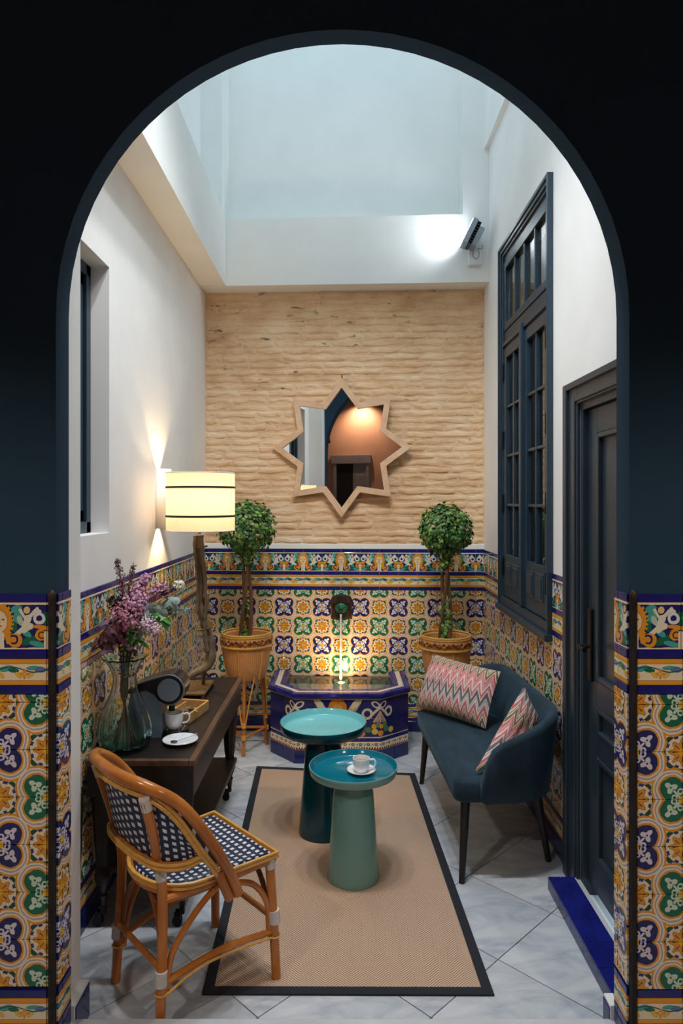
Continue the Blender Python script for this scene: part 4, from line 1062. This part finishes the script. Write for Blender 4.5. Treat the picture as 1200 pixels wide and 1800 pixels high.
# ------------------------------------------------------------------ glass vase
VX, VY = -.890, 2.790
vp = [(.060, .0), (.092, .015), (.104, .05), (.104, .09), (.092, .14), (.072, .19), (.054, .235), (.046, .275), (.048, .305), (.062, .340), (.088, .372)]
vo = crom([(r_, 0, z_) for r_, z_ in vp], 4); vin = [(max(.004, p.x-.005), p.z+(.012 if i < 3 else 0)) for i, p in enumerate(vo)]
prof = [(.001, .004)]+[(p.x, p.z) for p in vo]+[(a, b) for a, b in vin[::-1] if b > .015]+[(.001, .016)]
rib = lambda a, z: 1+.05*math.sin(a*10+z*9)*(1 if z > .02 else z/.02)
tag(obj('glass_vase', G().lathe(prof, 90, rib=rib), 'vase_glass', None, 70, (VX, VY, TH+.0005)), 'tall twisted green glass vase full of flower stems', 'vase')
# ------------------------------------------------------------------ flowers in the vase
fb = Vector((VX, VY, TH))
def stem_pts(tip, k):
    a = k*2.4; ctr = Vector((.012*math.cos(a), .012*math.sin(a), .26)); foot = Vector((-.045*math.cos(a), -.045*math.sin(a), .022)); tip = Vector(tip)
    return crom([foot, foot*.4+ctr*.6+Vector((0, 0, -.03)), ctr+Vector((0, 0, .02)), ctr*.4+tip*.35+Vector((0, 0, .24)), tip], 5)
def petal(g, p, nrm, s_):
    nrm = Vector(nrm).normalized(); u = nrm.orthogonal().normalized(); q = Matrix.Rotation(random.uniform(0, 6.3), 3, nrm); u = q @ u; v = nrm.cross(u)
    g.add([Vector(p), Vector(p)+(u*.6+nrm*.5)*s_, Vector(p)+(v*.15+u*1.1+nrm*.25)*s_, Vector(p)+(u*.4+v*.75+nrm*.45)*s_], [(0, 1, 2, 3)])
def flower(name, label, tip, k, stem_mat, parts, cat='flower'):
    t = thing(name, label, cat, tuple(fb)); random.seed(100+k); pts = stem_pts(Vector(tip)-Vector((0, 0, 0)), k)
    obj('stem', G().tube(pts, .0028, 6), stem_mat, t, True)
    for (pn, kind, mat, a0, a1, n, wd, sz) in parts:
        g = G(); N = len(pts)-1
        for i in range(n):
            f = a0+(a1-a0)*random.random(); q = pts[min(N, int(f*N))].lerp(pts[min(N, int(f*N)+1)], f*N-int(f*N))
            d = Vector((random.gauss(0, 1), random.gauss(0, 1), random.gauss(0, .8))); d.normalize()
            taper = 1-.75*(f-a0)/(a1-a0+1e-6) if kind == 'spike' else 1
            pp2 = q+d*wd*taper*random.uniform(.3, 1)
            pp2.x = max(pp2.x, -1.005-fb.x)
            if kind in ('spike', 'cluster'): petal(g, pp2, d+Vector((0, 0, .4)), sz*random.uniform(.7, 1.2))
            elif kind == 'leaf': add_leaf(g, pp2, (d.x, d.y, abs(d.z)+.4), sz*random.uniform(.7, 1.2), .5, d)
            elif kind == 'round':
                nr = (d+Vector((.2, -.8, .3))).normalized(); u = nr.orthogonal().normalized(); v = nr.cross(u); R2 = sz*random.uniform(.6, 1.1)
                g.add([pp2+(u*math.cos(2*PI*m_/8)+v*math.sin(2*PI*m_/8))*R2 for m_ in range(8)]+[pp2+nr*R2*.25], [(m_, (m_+1) % 8, 8) for m_ in range(8)])
        o_ = obj(pn, g, mat, t)
        if n > 30: o_['kind'] = 'stuff'
    return t
flower('filler_spray', 'tall thin burgundy spray rising highest on the wall side of the vase', (-.03, .0, .765), 0, 'stem_red', [('blossoms', 'spike', 'plum', .70, 1.0, 190, .030, .011), ('lower_leaves', 'spike', 'dark_spray', .5, .75, 90, .05, .015)])
flower('filler_spray', 'second tall burgundy spray, right of the highest one', (.03, .02, .745), 1, 'stem_red', [('blossoms', 'spike', 'plum', .70, 1.0, 170, .026, .010), ('lower_leaves', 'spike', 'dark_spray', .5, .72, 80, .045, .014)])
flower('larkspur', 'pink larkspur spike in the middle of the bouquet', (.075, .05, .69), 2, 'stem_green', [('blossoms', 'spike', 'pink_petal', .60, 1.0, 300, .05, .018)])
flower('larkspur', 'pale lilac larkspur spike leaning right towards the lamp', (.15, .08, .66), 3, 'stem_green', [('blossoms', 'spike', 'pink_petal', .62, .98, 220, .04, .016)])
flower('stock_flower', 'big dusty rose bloom cluster over the vase mouth', (.035, -.045, .53), 4, 'stem_green', [('blossoms', 'cluster', 'rose_petal', .74, .98, 420, .062, .020)])
flower('stock_flower', 'mauve pink bloom cluster above the dusty rose one', (.06, -.01, .60), 5, 'stem_green', [('blossoms', 'cluster', 'pink_petal', .80, 1.0, 300, .052, .018)])
flower('yarrow', 'pale pink flat flower head hanging low on the right of the vase mouth', (.135, -.05, .49), 6, 'stem_green', [('blossoms', 'cluster', 'pale_petal', .86, 1.0, 260, .035, .012), ('leaves', 'leaf', 'fresh_leaf', .62, .8, 7, .03, .055)])
flower('dark_foliage', 'dark purple leafy sprig low on the left of the vase', (-.075, -.04, .45), 7, 'stem_red', [('leaves', 'leaf', 'plum', .68, 1.0, 60, .05, .045)])
flower('dark_foliage', 'dark brownish feathery sprig behind the rose blooms', (-.06, .03, .60), 8, 'stem_red', [('leaves', 'spike', 'dark_spray', .55, 1.0, 220, .07, .016)])
flower('eucalyptus', 'grey green eucalyptus branch spreading over the coffee machine', (.19, .03, .58), 9, 'stem_green', [('leaves', 'round', 'euca_leaf', .68, 1.0, 30, .055, .021)])
flower('eucalyptus', 'feathery grey green branch reaching farthest towards the lamp', (.235, .10, .545), 10, 'stem_green', [('leaves', 'spike', 'euca_leaf', .62, 1.0, 260, .075, .014)])
flower('green_foliage', 'fresh green leaves between the blooms and the eucalyptus', (.15, .02, .53), 11, 'stem_green', [('leaves', 'leaf', 'fresh_leaf', .60, 1.0, 24, .05, .05)])
flower('protea', 'single creamy white bloom on a red stem sticking out towards the lamp', (.215, .06, .66), 12, 'stem_red', [('blossoms', 'cluster', 'white_petal', .97, 1.0, 140, .018, .014), ('bracts', 'leaf', 'plum', .86, .94, 9, .018, .035)])

# ------------------------------------------------------------------ coffee machine
cm = thing('coffee_machine', 'small anthracite capsule coffee machine with a curved drum head', 'coffee machine', (-.826, 2.962, TH))
w2_ = .055
body = [(-.085, .0), (.052, .0), (.056, .02), (.052, .13), (.038, .175), (-.01, .20), (-.085, .185)]
g = G().prism(body, -w2_, w2_, 'y'); obj('body', g, 'machine_body', cm)
head = []
for i in range(17): a = -2.3+ (2.3+1.9)*i/16; head.append((.088+.064*math.cos(a), .205+.064*math.sin(a)))
head += [(.03, .256), (-.03, .236), (-.09, .206), (-.09, .188), (-.01, .203), (.024, .185)]
obj('head', G().prism(head, -w2_-.004, w2_+.004, 'y'), 'machine_black', cm, 40)
obj('head_disc', G().prism([(.088+.048*math.cos(2*PI*i/28), .205+.048*math.sin(2*PI*i/28)) for i in range(28)], -w2_-.012, -w2_-.003, 'y'), 'machine_body', cm, 40)
obj('head_trim', G().tube([(p[0], -w2_-.006, p[1]) for p in head[:19]], .0035, 6), 'machine_body', cm, True)
obj('nozzle', G().tube([(.085, 0, .10), (.085, 0, .14)], .014, 10), 'machine_black', cm, True)
obj('drip_tray', G().lathe([(.001, 0), (.055, 0), (.058, .012), (.052, .024), (.001, .024)], 24, (.105, 0, 0)), 'machine_black', cm, True)
for i in range(5): obj('tray_slot', G().box(.07+.016*i, .076+.016*i, -.035, .035, .0235, .026), 'steel', cm)
cup((-.730, 2.955, TH+.0262), .25, r=.040, h=.068, label='white coffee cup under the nozzle of the coffee machine')
saucer((-.676, 2.845, TH), .073, 'white saucer with a small spoon near the front of the console')
sp_ = thing('coffee_spoon', 'little silver spoon lying across the saucer', 'spoon', (-.676, 2.845, TH+.012))
obj('handle', G().tube(crom([(-.01, -.01, .001), (.03, .015, .007), (.062, .04, .014)], 4), .0018, 6), 'steel', sp_, True); obj('spoon_bowl', G().sphere((-.022, -.018, .001), .012, 10, 6, (1.3, .9, .3)), 'bronze', sp_, True)
# wicker tray with sachets
tr_ = thing('wicker_tray', 'small two-part wicker tray of sachets behind the coffee cup', 'tray', (-.745, 3.20, TH), math.radians(-12))
g = G().box(-.12, .075, -.10, .12, .001, .008)
g.box(-.12, -.112, -.10, .12, .008, .04).box(.067, .075, -.10, .12, .008, .04).box(-.112, .067, -.10, -.092, .008, .04).box(-.112, .067, .112, .12, .008, .04).box(-.042, -.036, -.092, .112, .008, .036)
obj('basket', g, 'straw_tray', tr_)
obj('rim_cord', G().tube([(-.116, -.096, .041), (.071, -.096, .041), (.071, .116, .041), (-.116, .116, .041)], .0058, 6, closed=True), 'cane_yellow', tr_)
obj('lug', G().tube(crom([(.071, -.05, .045), (.088, -.045, .04), (.09, -.04, .02)], 3), .003, 5), 'cane_yellow', tr_)
R12 = Matrix.Rotation(math.radians(-12), 3, 'Z')
for i, (x_, y_, mt, cat_, lb) in enumerate(((-.085, -.06, 'sachet_violet', 'sachet', 'violet sachet in the narrow side of the wicker tray'), (-.075, -.015, 'sachet_brown', 'sachet', 'brown sachet in the narrow side of the wicker tray'), (-.078, .03, 'sachet_yellow', 'sachet', 'yellow sachet in the narrow side of the wicker tray'))):
    p_ = Vector((-.745, 3.20, TH+.013))+R12 @ Vector((x_, y_, 0))
    g = G().grid(lambda u, v: ((u-.5)*.04, (v-.5)*.055, .008*math.sin(PI*u)*math.sin(PI*v)+.004), 6, 6).grid(lambda u, v: ((u-.5)*.04, (v-.5)*.055, -.003*math.sin(PI*u)*math.sin(PI*v)+.0035), 6, 6)
    tag(obj('sachet', g, mt, None, True, p_, (.5, .2, .5*i)), lb, cat_)
for i, (x_, y_) in enumerate(((-.01, -.04), (.025, -.02), (.0, .01), (.035, .02), (.01, .05))):
    p_ = Vector((-.745, 3.20, TH+.009))+R12 @ Vector((x_, y_, 0))
    tag(obj('coffee_capsule', G().lathe([(.001, 0), (.009, 0), (.012, .018), (.015, .020), (.015, .022), (.001, .023)], 14), 'sachet_grey' if i % 2 else 'sachet_brown', None, True, p_, (.3*(-1)**i, .2, 0)), ('brown coffee capsule in the wide side of the wicker tray', 'grey coffee capsule in the wide side of the wicker tray')[i % 2], 'capsule', ('brown capsules in the tray', 'grey capsules in the tray')[i % 2])

# ------------------------------------------------------------------ rattan bistro chair
ch = thing('rattan_chair', 'rattan bistro chair with a navy and white woven seat and rounded back', 'chair', (-.527, 2.42, 0), math.radians(42))
SH = .452
def cane(name, pts, r, mat='cane', par=ch, n=9, k=4): return obj(name, G().tube(crom(pts, k), r, n), mat, par, True)
def wrap(p, q, r, par): return obj('white_binding', G().tube([p, q], r, 10), 'cane_white', par, True)
# seat outline: wide front, rounded back
def seat_outline(d):
    pts = [(.205-d, -.205+d), (.205-d, .205-d)]
    for i in range(13):
        a = PI/2+PI*i/12; pts.append((-.07+(.145-d)*math.cos(a)-.0, (.185-d)*math.sin(a)))
    return pts
so_ = seat_outline(0)
n = len(so_); g = G(); inner = seat_outline(.012)
cen = (0, 0)
rings = [(inner, 0), (seat_outline(.05), -.004), (seat_outline(.11), -.008)]
vs = []; uv = []
for poly, dz in rings:
    for p in poly: vs.append((p[0], p[1], SH+dz)); uv.append(p)
vs.append((0, 0, SH-.010)); uv.append((0, 0)); fs = []
for i in range(2): fs += [(i*n+k, i*n+(k+1) % n, (i+1)*n+(k+1) % n, (i+1)*n+k) for k in range(n)]
fs += [(2*n+k, 2*n+(k+1) % n, 3*n) for k in range(n)]
g.add(vs, fs, uv); me = g.mesh('seat', True)
sp2 = link('seat', me, 'weave', ch); md = sp2.modifiers.new('thick', 'SOLIDIFY'); md.thickness = .012
fr_pts = [(p[0], p[1], SH-.018) for p in so_]
obj('seat_frame', G().tube([(p[0], p[1], SH-.026) for p in seat_outline(.008)], .0155, 8, closed=True), 'cane', ch, True)
for dz in (.003, -.010): obj('seat_edging', G().tube([(p[0], p[1], SH+dz-.004) for p in seat_outline(-.006)], .0068, 6, closed=True), 'cane_yellow', ch, True)
# hoop of the back
hoop = [(.045, -.212, .372), (.0, -.222, .47), (-.09, -.234, .62), (-.18, -.232, .742), (-.262, -.198, .805), (-.315, -.10, .830), (-.325, 0, .835)]
hoop = hoop+[(x_, -y_, z_) for x_, y_, z_ in hoop[-2::-1]]
cane('back_hoop', hoop, .0185, 'cane', n=12)
inn_h = [(.012, -.212, .368), (-.034, -.220, .47), (-.100, -.222, .565), (-.178, -.214, .690), (-.245, -.186, .762), (-.300, -.10, .788), (-.312, 0, .792)]
inn_h = inn_h+[(x_, -y_, z_) for x_, y_, z_ in inn_h[-2::-1]]
for dx, dz in ((-.012, 0), (-.006, .014)): cane('back_edging', [(x_+dx*.9, y_*1.03, z_+dz) for x_, y_, z_ in inn_h[1:-1]], .0068, 'cane_yellow', n=7)
low = [(-.095, -.216, .545), (-.150, -.212, .540), (-.215, -.178, .545), (-.246, -.10, .553), (-.254, 0, .556)]
low = low+[(x_, -y_, z_) for x_, y_, z_ in low[-2::-1]]
cane('back_rail', low, .0115, 'cane', n=8)
for dz in (-.006, .007): cane('rail_edging', [(x_-.012, y_*1.055, z_+dz) for x_, y_, z_ in low], .006, 'cane_yellow', n=7)
# woven back panel between the hoop and the lower rail
U_ = crom(inn_h[2:-2], 5); L_ = crom(low, 5)
def along(c_, t): i = t*(len(c_)-1); k = min(len(c_)-2, int(i)); return c_[k].lerp(c_[k+1], i-k)
g = G().grid(lambda u, v: along(L_, u).lerp(along(U_, u), v)+Vector((.006, 0, 0)), 40, 10, lambda u, v: (u*.62, v*.23))
bp = obj('back_panel', g, 'weave', ch, True); md = bp.modifiers.new('thick', 'SOLIDIFY'); md.thickness = .006
# dark strip between hoop and edging at the sides
Uh = crom(hoop, 5); Ui = crom(inn_h, 5)
g = G().grid(lambda u, v: along(Uh, .10+.8*u).lerp(along(Ui, .10+.8*u), v), 40, 2, lambda u, v: (u*.9, v*.05+.004))
o_ = obj('side_weave', g, 'weave', ch, True)
cane('inner_hoop', [(p[0], p[1], p[2]) for p in inn_h[:2]], .016, 'cane'); cane('inner_hoop', [(p[0], -p[1], p[2]) for p in inn_h[:2]], .016, 'cane')
for sy in (-1, 1):
    # rear leg and post in one bent cane
    post = [(-.215, sy*.165, 0), (-.205, sy*.158, .20), (-.198, sy*.150, .40), (-.205, sy*.152, .50), (-.240, sy*.168, .65), (-.275, sy*.182, .765)]
    lg = cane('rear_leg', post, .0165, 'cane')
    wrap((-.211, sy*.163, .155), (-.208, sy*.161, .20), .0195, lg); wrap((-.264, sy*.178, .735), (-.276, sy*.182, .775), .0185, lg); wrap((-.203, sy*.151, .485), (-.209, sy*.153, .525), .0180, lg)
    fl_ = cane('front_leg', [(.212, sy*.202, .0068 if sy < 0 else 0), (.205, sy*.195, .20), (.192, sy*.188, .43)], .0165, 'cane')
    wrap((.208, sy*.198, .20), (.205, sy*.195, .245), .0205, fl_); wrap((.196, sy*.19, .395), (.192, sy*.188, .432), .0195, fl_)
    # side stretcher and curved braces
    cane('side_stretcher', [(-.205, sy*.158, .155), (0, sy*.178, .185), (.205, sy*.196, .170)], .0115, 'cane')
    cane('side_brace', [(-.190, sy*.156, .12), (-.170, sy*.158, .235), (-.10, sy*.178, .345), (-.02, sy*.19, .415)], .0105, 'cane')
    cane('side_brace', [(.190, sy*.188, .18), (.180, sy*.188, .28), (.120, sy*.19, .365), (.03, sy*.195, .405)], .0105, 'cane')
    cane('seat_rail', [(-.19, sy*.15, .415), (0, sy*.18, .418), (.19, sy*.187, .42)], .0135, 'cane')
    cane('back_brace', [(-.200, sy*.150, .16), (-.195, sy*.125, .30), (-.19, sy*.06, .395), (-.19, 0, .412)], .0095, 'cane_dark')
    cane('front_brace', [(.195, sy*.182, .22), (.19, sy*.15, .33), (.185, sy*.09, .405)], .0095, 'cane_dark')
    for (x_, y_, z_) in ((-.208, .160, .130), (.207, .197, .155)): obj('leg_tie', G().tube([(x_+.019*math.cos(2*PI*i/14), sy*y_+.019*math.sin(2*PI*i/14), z_) for i in range(14)], .0035, 5, closed=True), 'cane_yellow', ch, True)
    cane('tie_cane', [(-.195, sy*.172, .125), (-.11, sy*.182, .160), (0, sy*.19, .172), (.205, sy*.205, .155)], .0045, 'cane_yellow')
cane('rear_stretcher', [(-.208, -.160, .205), (-.208, .160, .205)], .0105, 'cane'); cane('front_stretcher', [(.206, -.196, .215), (.206, .196, .215)], .0105, 'cane')

# ------------------------------------------------------------------ wall sconce and floodlight
ws = thing('wall_sconce', 'white up-and-down wall sconce glowing on the plaster beside the lamp shade', 'sconce', (XL, 3.77, 1.70))
n = 16; arc = [(.075*math.sin(PI*i/n), .05*math.cos(PI*i/n)) for i in range(n+1)]
pr = [( a, b) for a, b in arc]
g = G(); vs = []; fs = []
for z_ in (-.165, .165):
    vs += [(a, b, z_) for a, b in arc]
fs = [(i, i+1, n+1+i+1, n+1+i) for i in range(n)]
g.add(vs, fs); o_ = obj('shell', g, 'plaster_white', ws, 60); md = o_.modifiers.new('thick', 'SOLIDIFY'); md.thickness = .004; md.offset = -1
obj('lamp_holder', G().box(.0, .055, -.03, .03, -.03, .03, .004), 'plastic_white', ws)
for sg in (-1, 1):
    obj('lens', G().tube([(.034, 0, sg*.03), (.034, 0, sg*.036)], .018, 12), 'led_warm', ws)
    light('sconce_beam', 'SPOT', (.036, 0, sg*.130), 15, WARM, ws, rot=aim((-.02, 0, sg)), spot_size=1.70, spot_blend=.45, shadow_soft_size=.008)
fp = Vector((-1.02, 4.905, 0))+Matrix.Rotation(BA, 3, 'Z') @ Vector((1.92, 0, 0))
fl = thing('floodlight', 'grey finned floodlight on the upper wall over a white box', 'floodlight', (.890, 4.72, 3.525))
fl.scale = (.85, .85, .85)
Rm = Matrix.Rotation(math.radians(26), 4, 'Y')
g = G().box(-.045, .0, -.08, .06, -.11, .11, .006, Rm); obj('housing', g, 'flood_grey', fl)
for i in range(9): obj('fin', G().box(.0, .03, -.078, .058, -.10+.0235*i, -.092+.0235*i, 0, Rm), 'soot', fl)
obj('driver_box', G().box(.028, .075, -.06, .05, -.085, .075, .005, Rm), 'flood_grey', fl)
obj('lens', G().box(-.049, -.044, -.07, .05, -.10, .10, 0, Rm), 'led_cool', fl)
obj('bracket', G().tube(crom([(.0, .06, -.10), (.02, .08, -.11), (.03, .10, -.11)], 3), .008, 6), 'flood_grey', fl, True)
light('flood_beam', 'SPOT', (-.055, .02, .02), 15, COOL, fl, rot=aim((-.80, .55, .10)), spot_size=2.2, spot_blend=.9, shadow_soft_size=.05)
jb = thing('junction_box', 'square white junction box with a looped wire under the floodlight', 'electrical box', (.925, 4.79, 3.40))
obj('box', G().box(-.045, .045, -.02, .02, -.06, .06, .005), 'plastic_white', jb)
obj('wire', G().tube(crom([(-.01, -.022, .06), (-.015, -.028, .0), (.01, -.03, -.025), (.028, -.03, .01), (.02, -.028, .05), (.05, -.015, .05), (.052, -.01, .08)], 4), .0035, 5), 'flood_grey', jb, True)

# ------------------------------------------------------------------ lobby lamps (behind the camera)
for i, (x_, y_) in enumerate(((-1.35, .55), (1.35, .55))):  # pendants added, domed so light on the arch wall fades upwards
    pdt = thing('added_pendant', ('added black dome pendant lighting the arch wall, window side of the lobby', 'added black dome pendant lighting the arch wall, door side of the lobby')[i], 'lamp', (x_, y_, 2.5))
    obj('dome', G().lathe([(.17, 0), (.16, .06), (.11, .12), (.03, .15), (.001, .152)], 32), 'black_iron', pdt, True)
    for md_ in [pdt.children[-1].modifiers.new('thick', 'SOLIDIFY')]: md_.thickness = .003
    obj('cord', G().tube([(0, 0, .15), (0, 0, 1.10)], .004, 6), 'cable_black', pdt); obj('bulb', G().sphere((0, 0, .05), .03, 12, 8), 'bulb', pdt, True)
    light('added_pendant_beam', 'SPOT', (0, 0, .03), 72, (1, .93, .86), pdt, rot=(0, 0, 0), spot_size=2.75, spot_blend=.5, shadow_soft_size=.05)
wl = thing('ceiling_spot', 'small black ceiling spot washing the terracotta lobby wall over the double door', 'lamp', (-1.35, -2.35, 3.6))
obj('housing', G().lathe([(.05, 0), (.05, -.07), (.042, -.07), (.042, -.01)], 16), 'black_iron', wl, True); obj('lens', G().lathe([(.001, -.02), (.04, -.02)], 16), 'bulb', wl)
light('spot_beam', 'SPOT', (0, 0, -.08), 70, (1, .70, .48), wl, rot=aim((0, -.2, -1)), spot_size=2.3, spot_blend=.9, shadow_soft_size=.03)
# spot bar on the patio side of the arch wall, over the opening
sb = thing('spot_bar', 'white bar of three daylight spots over the patio side of the arch', 'lamp', (0, 2.30, 4.30))
obj('bar', G().box(-.55, .55, -.06, -.02, -.02, .02, .004), 'plastic_white', sb)
for k, x_ in enumerate((-.4, 0, .4)):
    hd_ = obj('spot_head', G().tube([(x_, .0, 0), (x_, .06, -.10)], .04, 14), 'plastic_white', sb, True)
    obj('lens', G().tube([(x_, .061, -.1015), (x_, .063, -.105)], .034, 14), 'led_cool', hd_)
    light('bar_beam', 'SPOT', (x_, .075, -.125), 92, (.94, .97, 1.0), sb, rot=aim(((0-x_)*.25, 1.0, -2.6)), spot_size=1.75, spot_blend=.9, shadow_soft_size=.06)
